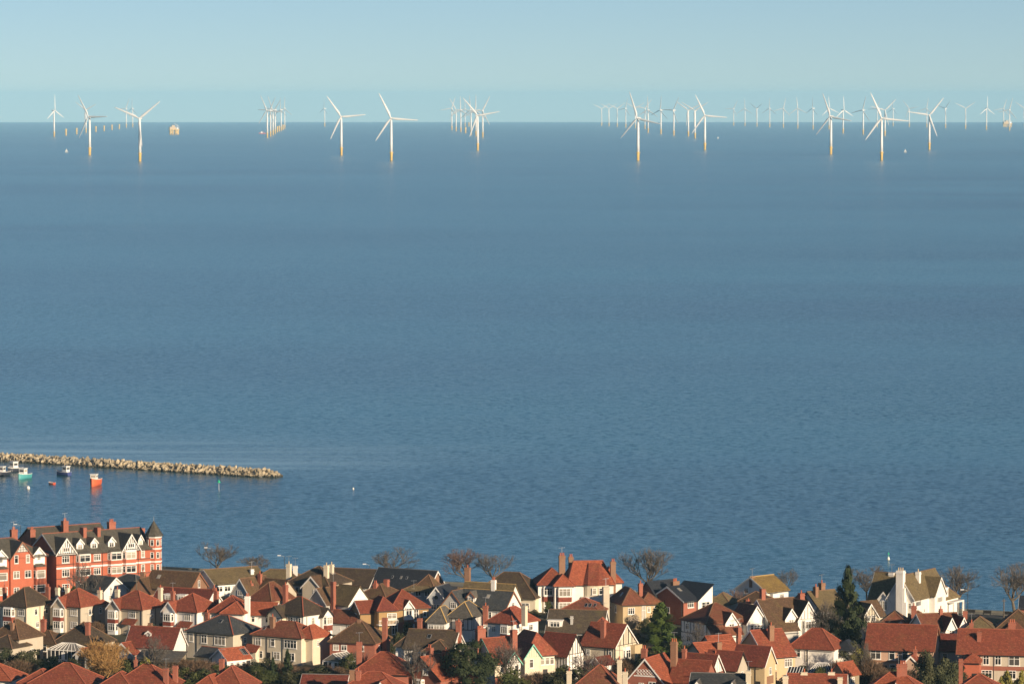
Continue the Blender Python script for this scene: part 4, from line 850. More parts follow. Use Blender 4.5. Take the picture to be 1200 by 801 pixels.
h, b, g = sweep_house('rust roofed white house with two white gables and timbered shaded left side', 828, 731, 30, 56, 30, 'r_rust', 'white', 886, 3.2, 857, ((877, 702, 4, .7, .6, 'brick', 1), (866, 735, -2.6, .8, .7, 'brick', 0, 1)), 2.4, mk='hip')
h.timber(b, 'L', 8, z0=2.6, full=True); h.win(b, 'L', [.25, .6], 3.2, w=1.4, h=1.3); h.win(b, 'L', [.3], .8, w=1.6)
h, b, g = sweep_house('brown swept roof white house with white dormer, red brick ground floor', 900, 726, 16, 46, 30, 'r_brown', 'grey', 946, 3.4, 927, ((893.5, 690, 4, .9, .9, 'brick', 0), (939, 692.5, 5, 1.1, .9, 'brick', 1)), 2.4, eh=5.4)
h.band(b, 'F', 0, 2.2, 'brick', .12); h.timber(g, 'F', 6, t=.08)
h = House('grey-brown roofed house with dark left gable and two chimneys beside the tall conifer', 962, 715, 18, 22, 38, eh=5.0, D=8)
b = h.block('gx', 0, h.W+2, 0, 8, 5.0, 3.4, 'greyblue', 'r_olive', ridge='ridge_brown', barge='black', ends='L'); h.block('hip', -2, 3, 3, 9, 5.2, 3.0, 'greyblue', 'r_dkbrown'); h.chim_px(963, 680.5, 5, 1.1, 1.0, 'brownbrick', 1, 5); h.chim_px(956, 685, 3, .8, .8, 'brownbrick', 1, 5); h.win(b, 'L', [.5], 3.0); h.rows(b, 'F', [.4]); h.door(b, 'L', .2)

# ------------------------------------------------------------------ the white mansion and what stands round it, right
def mansion_white():
    h = House('large white seafront mansion with sweeping pale slate roofs and tall stepped chimney', 1071, 701, 31, 40, -30, eh=5.2, D=17, name='mansion', cat='mansion')
    W, D = h.W, 17.0
    b = h.block('gy', 0, W, 0, D, 5.2, 4.5, 'white', 'r_olive', ridge='ridge_brown', barge='paint', ends='L')
    l = h.block('gx', -5.6, W*.5, 1.4, 11.0, 2.6, 6.9, 'white', 'r_olive', ridge='ridge_brown', barge='paint', ends='L')   # left wing with the roof sweeping low
    lb = h.block('gy', -2.6, .6, .2, 4.5, 4.2, 1.9, 'white', 'r_olive', barge='paint', ends='L', ov=.2, wname='gable'); h.win(lb, 'F', [.5], 2.4, w=1.7, h=1.9, nx=3)
    u = W*.52; m = MB(); m.box(u-.8, u+.8, -.95, .25, 0, 11.0); m.box(u-.9, u+.9, -1.05, .35, 10.4, 10.7); m.box(u+.8, u+1.15, -.9, .1, 0, 7.4); m.box(u+.8, u+1.5, -.88, .1, 0, 4.4); c = h.part('chimney', m, 'white')
    for i in range(3): link_mesh('chimney_pot', pot_mesh('potcream'), c, (u-.48+.48*i, -.35, 11.0))
    h.chim_px(1076, 667.5, 6.5, .9, .8, 'white', 1, 7, 'potcream'); h.chim_px(1045, 671, 6, 1.2, .7, 'white', 0, 7)
    h.win(b, 'R', [.12], 3.4, w=2.6, h=1.1, nx=4, ny=1); h.win(b, 'R', [.3], 1.8, w=.6, h=.9, nx=1)
    g = h.block('gx', W-2.6, W+1.3, 7.6, 13.2, 5.2, 3.5, 'white', 'r_olive', barge='paint', ends='R', ov=.25, wname='gable'); h.win(g, 'R', [.45], 3.5, w=2.6, h=1.2, nx=4, ny=1); h.win(g, 'F', [.5], 3.4, w=.8, nx=1)
    h.block('hip', .2, W+.9, D-3.5, D+3.5, 3.6, 3.9, 'white', 'r_olive', ridge='ridge_brown', wname='wing'); d = h.block('flat', W-.9, W+.8, D-3.0, D-1.4, 6.0, 0, 'white', 'paint', z0=3.6, ov=.1, wname='dormer'); h.win(d, 'R', [.5], 4.6, w=.9, h=1.1, nx=1)
    p = MB(); p.box(W+.9, W+2.6, D-2.4, D+2.8, 2.9, 3.2); p.box(W+2.3, W+2.6, D-2.4, D-2.0, 0, 2.9); p.box(W+2.3, W+2.6, D+2.4, D+2.8, 0, 2.9); h.part('porch', p, 'paint'); h.door(b, 'F', .8); h.win(b, 'F', [.85], 3.0, w=.7, h=1.2, nx=1)
mansion_white()
h = House('cream timbered house with brown gable half hidden by the tall conifer', 1012, 722, 8, 22, 30, eh=4.6, D=7)
b = h.block('gy', 0, h.W*.75, 0, 8, 4.6, 2.4, 'cream', 'r_brown', barge='paint', ends='L'); h.timber(b, 'F', 5); h.rows(b, 'F', [.3, .7], w=1.1); h.block('gx', h.W*.6, h.W+2, 2, 8, 4.4, 2.6, 'cream', 'r_brown'); h.door(b, 'L', .5)
h = House('rust hipped house with red chimney and small white gable before the white mansion', 1090, 733, 60, 12, -10, eh=4.6, D=7)
W = h.W; b = h.block('hip', 0, W*.55, 0, 7, 4.6, 2.5, 'white', 'r_rust', ridge='ridge_brown'); h.block('hip', W*.45, W, 1, 7, 4.6, 2.6, 'white', 'r_rust', ridge='ridge_brown'); u = h.lx(1083, -.6); h.block('gy', u-1.9, u+1.9, -.8, 4, 4.5, 1.7, 'white', 'r_rust', barge='black', ends='L', wname='gable'); h.chim_px(1071, 707.5, 1.5, 1.0, .9, 'brick', 1, 4); h.rows(b, 'F', [.3, .7]); u = h.lx(1056, -.3); h.block('gy', u-1, u+1, -.4, 3, 4.6, 1.0, 'white', 'r_orange', ends='L', wname='gable'); h.door(b, 'F', .5)
h = House('rust roofed house with twin narrow white gables right of the white mansion', 1104, 737, 4, 26, 18, eh=4.8, D=8)
W = h.W; b = h.block('gx', -3.5, W, .5, 8, 4.8, 2.6, 'white', 'r_rust', ridge='ridge_brown', barge='paint')
for f in (.32, .86): g = h.block('gy', W*f-1.25, W*f+1.25, -1.2, 4.5, 4.7, 2.4, 'white', 'r_dkred', barge='paint', ends='L', ov=.2, wname='gable'); h.rows(g, 'F', [.5], w=1.1); h.timber(g, 'F', 1, t=.06)
h.chim_px(1102.5, 711, 4, .6, .6, 'brick', 1, 5); h.door(b, 'F', .6)
h = House('pale brown roofed house behind the right terrace, ridge rising to the right', 1168, 741, 40, 6, -6, eh=4.6, D=8)
b = h.block('hip', 0, h.W, 0, 8, 4.6, 2.8, 'beige', 'r_olive', ridge='ridge_brown'); h.chim_px(1131, 716, 6, .9, .7, 'brick', 0, 4); h.rows(b, 'F', [.3, .7]); h.door(b, 'F', .5)
h = House('brown hipped house with red chimney at the right edge', 1216, 738, 48, 10, -8, eh=4.8, D=9)
b = h.block('hip', 0, h.W, 0, 9, 4.8, 3.6, 'beige', 'r_brown', ridge='ridge_brown'); h.block('hip', 1, 6, -2.5, 4, 4.2, 2.4, 'beige', 'r_rust'); h.rows(b, 'F', [.3, .7]); h.door(b, 'F', .5)
h = House('navy slate roof peeping in at the right edge below the bare tree', 1222, 712, 27, 5, -10, eh=4.2, D=7)
b = h.block('gx', 0, h.W, 0, 7, 4.2, 2.0, 'brick', 'r_navy', barge='paint'); h.win(b, 'F', [.3, .7], 1.5); h.door(b, 'F', .5)
def terrace():
    h = House('long pink terrace with plain red roof and tall white sash windows', 1094, 761, 80, 10, -14, eh=5.3, D=8, name='terrace', cat='terrace')
    W = h.W; b = h.block('gx', 0, W, 0, 8, 5.3, 4.1, 'pink', 'r_red', ridge='ridge_red', barge='brownpaint', ends='R')
    h.win(b, 'F', [.15], 3.2, w=2.0, h=1.8, nx=2); h.win(b, 'F', [.39, .585], 3.2, w=1.2, h=1.8, nx=1); h.win(b, 'F', [.15], .5, w=2.1, h=1.8, nx=2); h.win(b, 'F', [.4], .5, w=1.2, h=1.8, nx=1); h.band(b, 'F', 2.7, 2.9, 'brownpaint', .05)
    g = h.block('gy', W*.62, W*.62+2.6, -4.5, 0, 3.2, 1.3, 'pink', 'r_red', barge='paint', ends='L', wname='wing'); h.win(g, 'L', [.5], 1.0, w=1.0); h.chim_px(1072.5, 758, -2, .6, .6, 'brick', 1, 2); h.pipe(b, 'F', .5); h.door(b, 'F', .28)
    h = House('dark connecting block between the two red terraces', 1122, 761, 21, 4, -10, eh=4.6, D=6)
    b = h.block('gx', 0, h.W, 0, 6, 4.6, 2.6, 'grey', 'r_dkred'); h.win(b, 'F', [.3], 2.4, w=1.0, h=1.5, nx=1); h.door(b, 'F', .7)
    h = House('beige terrace with lichened red roof and red porch at the right edge', 1216, 766, 94, 6, -10, eh=5.4, D=8.5, name='terrace', cat='terrace')
    W = h.W; b = h.block('gx', 0, W, 0, 8.5, 5.4, 3.9, 'beige', 'r_red', ridge='ridge_red', barge='brownpaint')
    h.rows(b, 'F', [h.lx(1156), h.lx(1170)], (3.2,), w=1.2, h=1.8, nx=2, frac=False); h.win(b, 'F', [h.lx(1189)], 3.1, w=2.1, h=1.9, nx=2, frac=False); h.win(b, 'F', [h.lx(1157), h.lx(1185)], .6, w=2.0, h=1.6, nx=3, frac=False); h.band(b, 'F', 2.15, 2.95, 'brick', .08)
    h.chim_px(1147.5, 740.5, 2.2, .75, .7, 'brick', 0, 6); h.chim_px(1138.5, 727, 5, .7, .6, 'brick', 1, 8); h.chim_px(1186, 726.5, 5, 1.3, .7, 'brick', 3, 8); h.pipe(b, 'F', h.lx(1165), False); h.pipe(b, 'F', h.lx(1149), False)
    x = h.lx(1140, -3); g = h.block('hip', x-1.6, x+1.4, -4.4, .2, 4.1, 1.5, 'hotelbrick', 'r_orange', wname='wing'); h.win(g, 'L', [.5], 2.6, w=.9); h.block('gy', x-2.6, x-1.5, -5, -1, 3.6, .9, 'brick', 'r_red', wname='wing'); h.door(g, 'F', .7)
terrace()

# ------------------------------------------------------------------ third row, timbered gables left of centre and the red gables right of centre
h = House('red roofed house with green trimmed gables and four-pot chimney behind the dark pine', 580, 776, 22, 30, 34, eh=4.8, D=8)
W = h.W; b = h.block('gx', 0, W, 0, 8, 4.8, 4.0, 'cream', 'r_red', ridge='ridge_red', barge='greenpaint', ends='L'); u = h.lx(601, -1); g = h.block('gy', u-1.6, u+1.6, -1.2, 4, 4.7, 2.0, 'white', 'r_red', barge='greenpaint', ends='L', wname='gable'); h.timber(g, 'F', 6, t=.07); h.win(g, 'F', [.35, .7], 2.6, w=1.0, h=1.6, nx=1); h.win(b, 'F', [.3], 2.8, w=1.3, h=1.6); h.win(b, 'L', [.5], 3.5, w=1.2)
h.chim_px(563, 734, 5, 1.8, .9, 'brick', 4, 5); h.chim_px(602, 738, 2.2, 1.1, .9, 'brick', 0, 4); h.band(b, 'F', 0, 2.2, 'brick', .08); h.door(b, 'F', .3)
h = House('tall red swept roof with single green edged gable, centre of the timbered row', 617, 768, 8, 34, 26, eh=4.8, D=8)
W = h.W; b = h.block('hip', 0, W, 0, 9, 4.8, 4.1, 'cream', 'r_red', ridge='ridge_red', k=.6); u = h.lx(624, -.8); g = h.block('gy', u-1.7, u+1.7, -1.0, 4, 4.7, 2.3, 'cream', 'r_red', barge='greenpaint', ends='L', wname='gable'); h.timber(g, 'F', 7, 'greenpaint', t=.06); h.win(g, 'F', [.4], 2.6, w=.9, h=1.7, nx=1); h.win(b, 'F', [.55, .72, .88], 2.9, w=.9, h=1.4, nx=1); h.door(b, 'F', .65)
h = House('red roofed house with black and white timbered right gable and striped front wall', 664, 767, 26, 20, -38, eh=4.8)
W = h.W; b = h.block('gx', -1.6, W, 0, h.D, 4.8, 3.5, 'white', 'r_dkred', ridge='ridge_red', barge='black', ends='R'); h.timber(b, 'R', 8, t=.11); h.timber(b, 'F', 10, z0=1.8, t=.13, full=True); h.win(b, 'R', [.5], 2.8, w=1.5, h=1.6, nx=3); h.timber(b, 'R', 6, z0=1.6, t=.1, full=True, rail=False); h.win(b, 'F', [.4], .5, w=1.2); h.door(b, 'F', .7)
h = House('yellow walled red roofed house with timbered right gable and lone ridge chimney', 721, 757, 40, 20, -32, eh=5.2, D=8)
W = h.W; b = h.block('gx', 0, W, 0, 8, 5.2, 3.7, 'cream', 'r_red', ridge='ridge_red', barge='paint', ends='R'); h.block('hip', -2.2, W*.55, 3, 9.5, 5.4, 4.4, 'yellow', 'r_orange', ridge='ridge_red'); h.timber(b, 'R', 8, t=.1); h.timber(b, 'R', 5, z0=1.0, t=.1, full=True, rail=False); h.chim_px(707, 727, 1.5, .85, .8, 'brick', 0, 5); h.bay(b, 'R', .5, 2.2, .5, 1.0, 4.8, (2.6,), 'paint', h=1.6, nx=2); h.win(b, 'F', [.2], 3.2, w=.9, h=1.1)
ww = dict(x0=W*.7, x1=W, y0=-.0, y1=3, z1=5.2, z0=0, kind='box', rise=0); h.timber(ww, 'F', 4, z0=1.2, t=.12, full=True); h.win(ww, 'F', [.5], 2.7, w=.8, h=1.5, nx=1); h.part('wall_bay', MB().box(W+.1, W+1.2, 5.4, 8.2, 1.0, 4.9), 'yellow'); h.door(b, 'F', .5)
h = House('tiny white gabled outbuilding with rusty roof beside the timbered houses', 704, 778, 12, 10, -40, eh=2.3, D=4, name='outbuilding', cat='outbuilding')
b = h.block('gy', 0, h.W, 0, 4, 2.3, 1.2, 'white', 'r_dkred', barge='paint', ends='L'); h.door(b, 'F', .5)

def gable_house(label, px, py, wl, wr, th, eh, D, rise, wall, roof, gwall=None, barge='paint', W=None, side='R', wins=True, ridge='ridge_red'):
    h = House(label, px, py, wl, wr, th, eh=eh, D=D, W=W)
    b = h.block('gx', 0, h.W, 0, h.D, eh, rise, wall, roof, ridge=ridge, barge=barge, ends=side)
    if wins: h.win(b, side, [.5], eh-2.1, w=1.0, h=1.4, nx=2); h.win(b, 'F', [.5], eh-2.0, w=1.0, h=1.2)
    h.door(b, 'F', .8); return h, b
h, b = gable_house('bright red gable house with blue-white lattice gable and two-flue chimney', 780, 801, 4, 4, 0, 4.6, 9, 4.0, 'brick', 'r_orange', W=1, wins=False) if False else (None, None)
h = House('bright red roofed house with white lattice in its shaded front gable', 779, 801, 46, 22, -24, eh=4.6, D=9)
W = h.W; b = h.block('gy', 0, W, 0, 9, 4.6, 4.3, 'brick', 'r_orange', ridge='ridge_red', barge='paint', ends='L'); m = MB()
for i in range(6):
    for dz in (0, .55):
        x = W/2-1.65+i*.6; m.bar((x, -.05, 6.0+dz), (x+.5, -.05, 6.5+dz), .12, .06); m.bar((x+.5, -.05, 6.0+dz), (x, -.05, 6.5+dz), .12, .06)
m.box(W/2-2.2, W/2+2.2, -.08, .01, 5.75, 5.95); h.part('lattice', m, 'paint'); h.win(b, 'F', [.68], 3.4, w=1.4, h=1.5); h.win(b, 'F', [.4], 3.2, w=1.0, h=1.4); h.chim_px(755, 757, 2.0, .95, .8, 'brick', 2, 6)
r = h.block('gx', W-.5, W+6.2, 3.5, 10, 4.8, 3.4, 'brick', 'r_red', ridge='ridge_red'); h.chim_px(790, 749, 6, 1.1, .9, 'brownbrick', 3, 5); h.door(b, 'F', .2)
h, b = gable_house('red roofed house with white lattice panelled right gable, above the grey slate roof', 833, 790, 38, 15, -26, 5.0, None, 3.2, 'brick', 'r_dkred', W=7.5); h.timber(b, 'R', 6, 'black', t=.07); h.part('gable_panel', MB().extrude([(h.W+.02, .5, 5.1), (h.W+.02, h.D-.5, 5.1), (h.W+.02, h.D/2, 7.9)], (.02, 0, 0)), 'paint'); h.chim_px(802, 757.5, 2, .7, .7, 'brick', 1, 5)
h, b = gable_house('red roofed cottage with plain cream right gable, middle of three stepped gables', 863, 783.5, 32, 13, -28, 5.0, None, 2.8, 'beige', 'r_dkred', W=6.6, barge='black'); h.wall = b; h.chim_px(838.5, 763, 2, .6, .6, 'brick', 1, 5)
h, b = gable_house('red roofed house with tall yellow gable and patch of bare brick', 896, 778.5, 34, 13, -28, 5.2, None, 3.0, 'yellow', 'r_dkred', W=6.6); h.part('brick_patch', MB().box(h.W+.001, h.W+.02, 1.0, h.D-.9, 1.4, 2.9), 'brownbrick'); h.pipe(b, 'F', .72)
h = House('orange tiled house with beige left gable and stubby buff chimney above the stepped gables', 827, 773, 18, 42, 32, eh=4.8, D=8)
W = h.W; b = h.block('gx', 0, W, 0, 8, 4.8, 2.7, 'beige', 'r_orange', ridge='ridge_red', barge='black', ends='L'); h.block('gx', W*.45, W+1, 1.5, 9, 5.2, 3.2, 'beige', 'r_orange', ridge='ridge_red'); h.chim_px(842, 752.5, 2.2, 1.0, .8, 'brownbrick', 0, 5); h.win(b, 'L', [.5], 3.0); h.rows(b, 'F', [.5, .8]); h.door(b, 'F', .3)
h = House('pale orange rendered house with broad red roof and red-capped buff chimney', 905, 768.5, 40, 27, 28, eh=5.0, D=9)
W = h.W; b = h.block('gx', -1.5, W, 0, 10.5, 5.0, 4.3, 'paleorange', 'r_red', ridge='ridge_red', barge='paint', ends='L'); h.win(b, 'F', [h.lx(915)], 2.6, w=.9, h=1.7, nx=1, frac=False) ; h.win(b, 'F', [h.lx(924)+1.5], 2.8, w=1.7, h=1.6, nx=3, frac=False); h.win(b, 'L', [.5], 4.4, w=1.2); h.chim_px(903.5, 730, 3.2, 1.0, .8, 'brownbrick', 1, 5); h.door(b, 'F', .3)
h = House('white house with wide plain red hipped roof beside glass roofed conservatories', 977, 761, 50, 12, -22, eh=5.3, D=7)
W = h.W; b = h.block('hip', -.5, W, 0, 7, 5.3, 3.6, 'white', 'r_red', ridge='ridge_red'); h.win(b, 'F', [.22], 3.6, w=.8, h=1.4, nx=1); h.win(b, 'F', [.40], 2.6, w=.7, h=2.4, nx=1); h.block('hip', W-1, W+2.6, 3.2, 8.5, 4.9, 1.8, 'white', 'r_navy'); h.pipe(b, 'F', .42); h.door(b, 'F', .6); h.win(b, 'R', [.4], 3.2, w=.8, nx=1)
conservatory('glass roofed conservatory with fanned white bars before the white red-hipped house', 976, 788, 30, 6, -14, 2.3, 1.6, D=4, nb=9)
conservatory('lean-to glass roof with white bars beside the pale orange house', 938, 792, 17, 4, -14, 2.3, 1.3, kind='lean', D=3.2, nb=5)
h = House('stone gabled garage with bright orange red roof beside the dark hedge', 990, 790, 17, 17, -44, eh=2.9, name='garage', cat='garage')
b = h.block('gy', 0, h.W, 0, h.D, 2.9, 1.9, 'stone', 'r_orange', ridge='ridge_red', ends='L'); h.door(b, 'F', .5, 2.0, 2.0, 'brownpaint'); h.win(b, 'R', [.5], 1.0)

# ------------------------------------------------------------------ the nearest roofs along the bottom edge
def bottom(label, px, py, wl, wr, th, eh, D, rise, wall, roof, kind='hip', chims=(), ridge='ridge_red', W=None, wings=()):
    h = House(label, px, py, wl, wr, th, eh=eh, D=D, W=W); b = h.block(kind, 0, h.W, 0, h.D, eh, rise, wall, roof, ridge=ridge, barge='paint' if kind != 'hip' else None)
    h.rows(b, 'F', [.25, .6]); h.rows(b, 'R', [.5]); h.door(b, 'F', .45)
    for k, x0, x1, y0, y1, z1, rs, rf in wings: h.block(k, x0*h.W, x1*h.W, y0, y1, z1, rs, wall, rf, ridge=ridge, barge='paint' if k != 'hip' else None, ends='L')
    for c in chims: h.chim_px(*c)
    return h
bottom('wide red hipped roof at the bottom edge, second from the left corner', 100, 803, 66, 14, -16, 5.3, 9.5, 3.4, 'cream', 'r_red', wings=(('hip', -.22, .35, .8, 8, 5.2, 2.3, 'r_red'),))
bottom('red roof in the bottom left corner', 12, 797, 44, 4, -14, 5.0, 8, 2.5, 'white', 'r_orange', chims=((1, 788, 2, .7, .7, 'cream', 1),))
bottom('red hipped roof with two slim red chimneys at the bottom edge', 196, 806, 66, 10, -14, 5.3, 9, 3.6, 'brick', 'r_red', chims=((194.5, 783, 1.2, .8, .8, 'brick', 0, 4), (205.5, 780, 5.5, .8, .8, 'brick', 0, 4), (159, 770, 5, .5, .5, 'brick', 1)), wings=(('hip', -.2, .4, -1.5, 6, 5.2, 2.6, 'r_red'),))
bottom('red hipped roof behind green garden shrubs at the bottom edge', 283, 806, 42, 14, -20, 5.2, 8, 3.4, 'cream', 'r_red', chims=((260, 772, 4.5, .8, .7, 'brick', 0),), wings=(('hip', -.25, .4, -2, 5, 5.0, 2.3, 'r_orange'),))
bottom('low dark red roof with grey ridge at the bottom edge, left of the tall chimneys', 404, 806, 52, 6, -8, 4.6, 6, 1.9, 'brick', 'r_dkred', kind='gx', ridge='ridge_slate')
h = bottom('red roof with small cream gable and two broad brick chimneys at the bottom edge', 468, 812, 72, 10, -12, 5.2, 8.5, 3.2, 'cream', 'r_red', chims=((420, 783, 2.5, .8, .8, 'brick', 1, 5), (413, 785, 2.5, .9, .8, 'brownbrick', 0, 5)), wings=(('gy', .6, .85, -1.5, 4, 5.2, 2.0, 'r_orange'),))
bottom('large plain red hipped roof partly shaded by the gabled brick house', 478, 790, 66, 8, -8, 5.0, 9, 3.6, 'brick', 'r_red', chims=((421, 752, 3.5, .9, .8, 'brick', 0, 5),))
h = House('red brick house with shaded front gable and bright red right roof slope', 516, 796, 46, 30, -38, eh=4.4)
W = h.W; b = h.block('gy', 0, W, 0, 11, 4.4, 3.7, 'brick', 'r_orange', ridge='ridge_red', barge='black', ends='L'); h.win(b, 'F', [.62], 5.0, w=1.2, h=1.2); h.bay(b, 'F', .45, 2.6, .6, 0, 4.2, (2.4,), 'paint', h=1.6); h.chim_px(522.5, 759, 5.5, .9, .9, 'brick', 1, 5); h.chim_px(503.5, 756, 7, 1.1, .9, 'brick', 2, 6); h.door(b, 'F', .2)
bottom('mottled dark red hipped roof under bare branches at the bottom edge', 728, 812, 62, 6, -12, 5.2, 9, 4.4, 'cream', 'r_rust', chims=((726, 770, 4, .7, .7, 'cream', 1, 5), (732.5, 784, 0, .8, .8, 'cream', 1, 5), (667, 783, 2, .75, .75, 'cream', 1, 5)))
h = bottom('dark grey slate roof with yellow gables at the bottom edge', 872, 808, 64, 5, -10, 5.0, 7, 2.3, 'yellow', 'r_slate', kind='gx', ridge='ridge_slate', chims=((877, 786, 2, .8, .8, 'cream', 0, 4),), wings=(('gy', .0, .3, -1.5, 3, 4.6, 1.8, 'r_greyslate'), ('gy', .68, .92, -1.5, 3, 4.6, 1.8, 'r_greyslate')))
conservatory('small white glazed porch at the bottom edge left of the grey slate roof', 805, 801, 12, 4, -20, 4.2, .7, kind='lean', D=2.2, nb=3)
bottom('long red roof with row of cream chimneys at the bottom edge', 990, 812, 68, 4, -8, 5.0, 7, 2.8, 'cream', 'r_red', kind='gx', chims=((920.5, 792, 1, .9, .8, 'cream', 0, 4), (942.5, 784.5, 3.6, 1.1, .8, 'cream', 1, 5), (974.5, 784.5, 3.6, 1.1, .8, 'cream', 1, 5), (984.5, 793.5, 1, .8, .8, 'cream', 0, 4)))
bottom('bright red hipped roof crowned by clustered chimney stack at the bottom edge', 1082, 812, 68, 4, -8, 5.0, 8, 3.2, 'white', 'r_orange', chims=((1058, 775, 3.5, 1.5, .8, 'brick', 3, 6), (1053, 778, 3.2, .6, .6, 'brick', 0, 6)), wings=(('gy', .42, .64, -1.2, 4, 5.0, 1.8, 'r_orange'),))
bottom('low red roof below the red porch at the bottom right', 1170, 808, 46, 3, -8, 5.0, 6.5, 2.4, 'brick', 'r_red', chims=((1126, 772, 2, .7, .7, 'brick', 0, 2),))
# ------------------------------------------------------------------ wind farm
M['turbine'] = mat_plain('turbine_white', (.78,.77,.74), .45, var=.05, scale=.2)
M['tpyellow'] = mat_plain('foundation_yellow', (.80,.52,.11), .6, var=.15, scale=.3)
def blade_mesh():
    m = MB(); st = [(1.2,1.2,1.2),(4,1.3,1.1),(9,2.3,.85),(16,2.1,.6),(28,1.6,.42),(40,1.2,.3),(49,.85,.2),(53,.25,.08)]; n = 8
    for k, (z, c, th) in enumerate(st):
        for i in range(n):
            a = 2*math.pi*i/n; x = c*math.cos(a) + (c*.35 if k > 1 else 0); y = th*math.sin(a); tw = math.radians(14*(1-k/7))
            m.v.append((x*math.cos(tw)-y*math.sin(tw), x*math.sin(tw)+y*math.cos(tw) - .02*z, z))
    for k in range(len(st)-1):
        for i in range(n): m.f.append((k*n+i, k*n+(i+1)%n, (k+1)*n+(i+1)%n, (k+1)*n+i))
    m.f.append(tuple(range(len(m.v)-n, len(m.v)))); return m.mesh('blade', M['turbine'], True)
TM = dict(tower=MB().lathe([(2.8,16),(2.6,35),(2.3,60),(1.9,78.5)], 14).mesh('tower', M['turbine'], True),
          base=MB().lathe([(2.6,-6),(2.6,10),(2.75,10.2),(2.75,15.6),(2.6,16.2)], 14).mesh('foundation', M['tpyellow'], True),
          plat=MB().lathe([(4.3,14.2),(4.5,14.3),(4.5,14.9),(4.3,14.95)], 14).mesh('platform', M['tpyellow']),
          nac=MB().lathe([(1.3,-3.2),(2.0,-2.4),(2.1,0),(2.1,6),(1.7,8.6),(.7,9.4)], 10).mesh('nacelle', M['turbine'], True),
          hub=MB().lathe([(.1,-2.0),(.9,-1.7),(1.55,-.8),(1.7,.6),(1.6,1.9)], 12).mesh('hub', M['turbine'], True), blade=blade_mesh())
lad = MB().box(-.35,.35,-3.0,-2.7,-3,14.5); TM['ladder'] = lad.mesh('ladder', M['tpyellow'])
def turbine(label, px, py, phase, yaw=-14, hub=80.0, near=False):
    P = at_sea(px, py); r = empty('wind_turbine', P, math.radians(yaw)); s = hub/80.0
    f = link_mesh('foundation', TM['base'], r); link_mesh('platform', TM['plat'], f)
    if near: link_mesh('ladder', TM['ladder'], f)
    tw = link_mesh('tower', TM['tower'], r); tw.scale = (1, 1, (hub-1.5-16)/(78.5-16)); tw.location.z = 16 - 16*tw.scale.z
    nc = link_mesh('nacelle', TM['nac'], r, (0, .5, hub), (-math.pi/2, 0, 0))
    nc.rotation_euler = (math.pi/2, 0, 0); nc.rotation_euler = (-math.pi/2, 0, 0)
    hb = link_mesh('hub', TM['hub'], r, (0, -4.2, hub+.2))
    # hub axis along -Y, rotor phase clockwise seen from the front
    hb.rotation_mode = 'QUATERNION'
    q = Matrix.Rotation(math.radians(phase), 4, 'Y') @ Matrix.Rotation(-math.pi/2, 4, 'X'); hb.rotation_quaternion = q.to_quaternion()
    for k in range(3):
        b = link_mesh('blade', TM['blade'], hb)
        b.rotation_mode = 'QUATERNION'
        b.rotation_quaternion = (Matrix.Rotation(math.pi/2, 4, 'X') @ Matrix.Rotation(math.radians(120*k), 4, 'Y')).to_quaternion()
    tag(r, label, 'wind turbine', 'offshore wind turbines')
    return r
def monopile(label, px, py):
    r = empty('turbine_foundation', at_sea(px, py)); f = link_mesh('pile', TM['base'], r); f.scale = (1.1, 1.1, 1.35); pf = link_mesh('platform', TM['plat'], r); pf.location.z = 5.5
    tag(r, label, 'foundation', 'bare yellow turbine foundations')
NEAR = [(105.2,181.7,-31,-35,'white turbine in the left pair, with a far turbine right behind its tower'),
        (164,189,53,-16,'nearest left turbine, two blades raised in a wide V'),
        (400,181.7,-35,-8,'white turbine with its yellow base left of the turbine in the left-centre pair'),
        (458.5,188,-26,-8,'large near turbine standing alone, right one of the left-centre pair'),
        (559.8,176.2,-40,-10,'near turbine in front of the central cluster of far turbines'),
        (747.7,188,-18,-30,'large near turbine whose blade reaches left over the open sea, right of centre'),
        (826,175.6,-25,-10,'near turbine right of the row of six mid-distance turbines'),
        (973.7,180.7,-20,-32,'near turbine left of the largest right-hand turbine'),
        (1033,187.7,-24,-8,'largest turbine on the right, above the small white sailing boat'),
        (1089,175.3,39,-10,'near right turbine with a blade pointing up to the right')]
NEAR[2] = (400,181.7,-35,-8,'near turbine with a thin far turbine just left of its blade tip')
for px, py, ph, yw, lb in NEAR: turbine(lb, px, py, ph, yw, 80, True)
turbine('turbine of which only a blade shows at the left edge', -26, 180, -28, -8, 80, True)
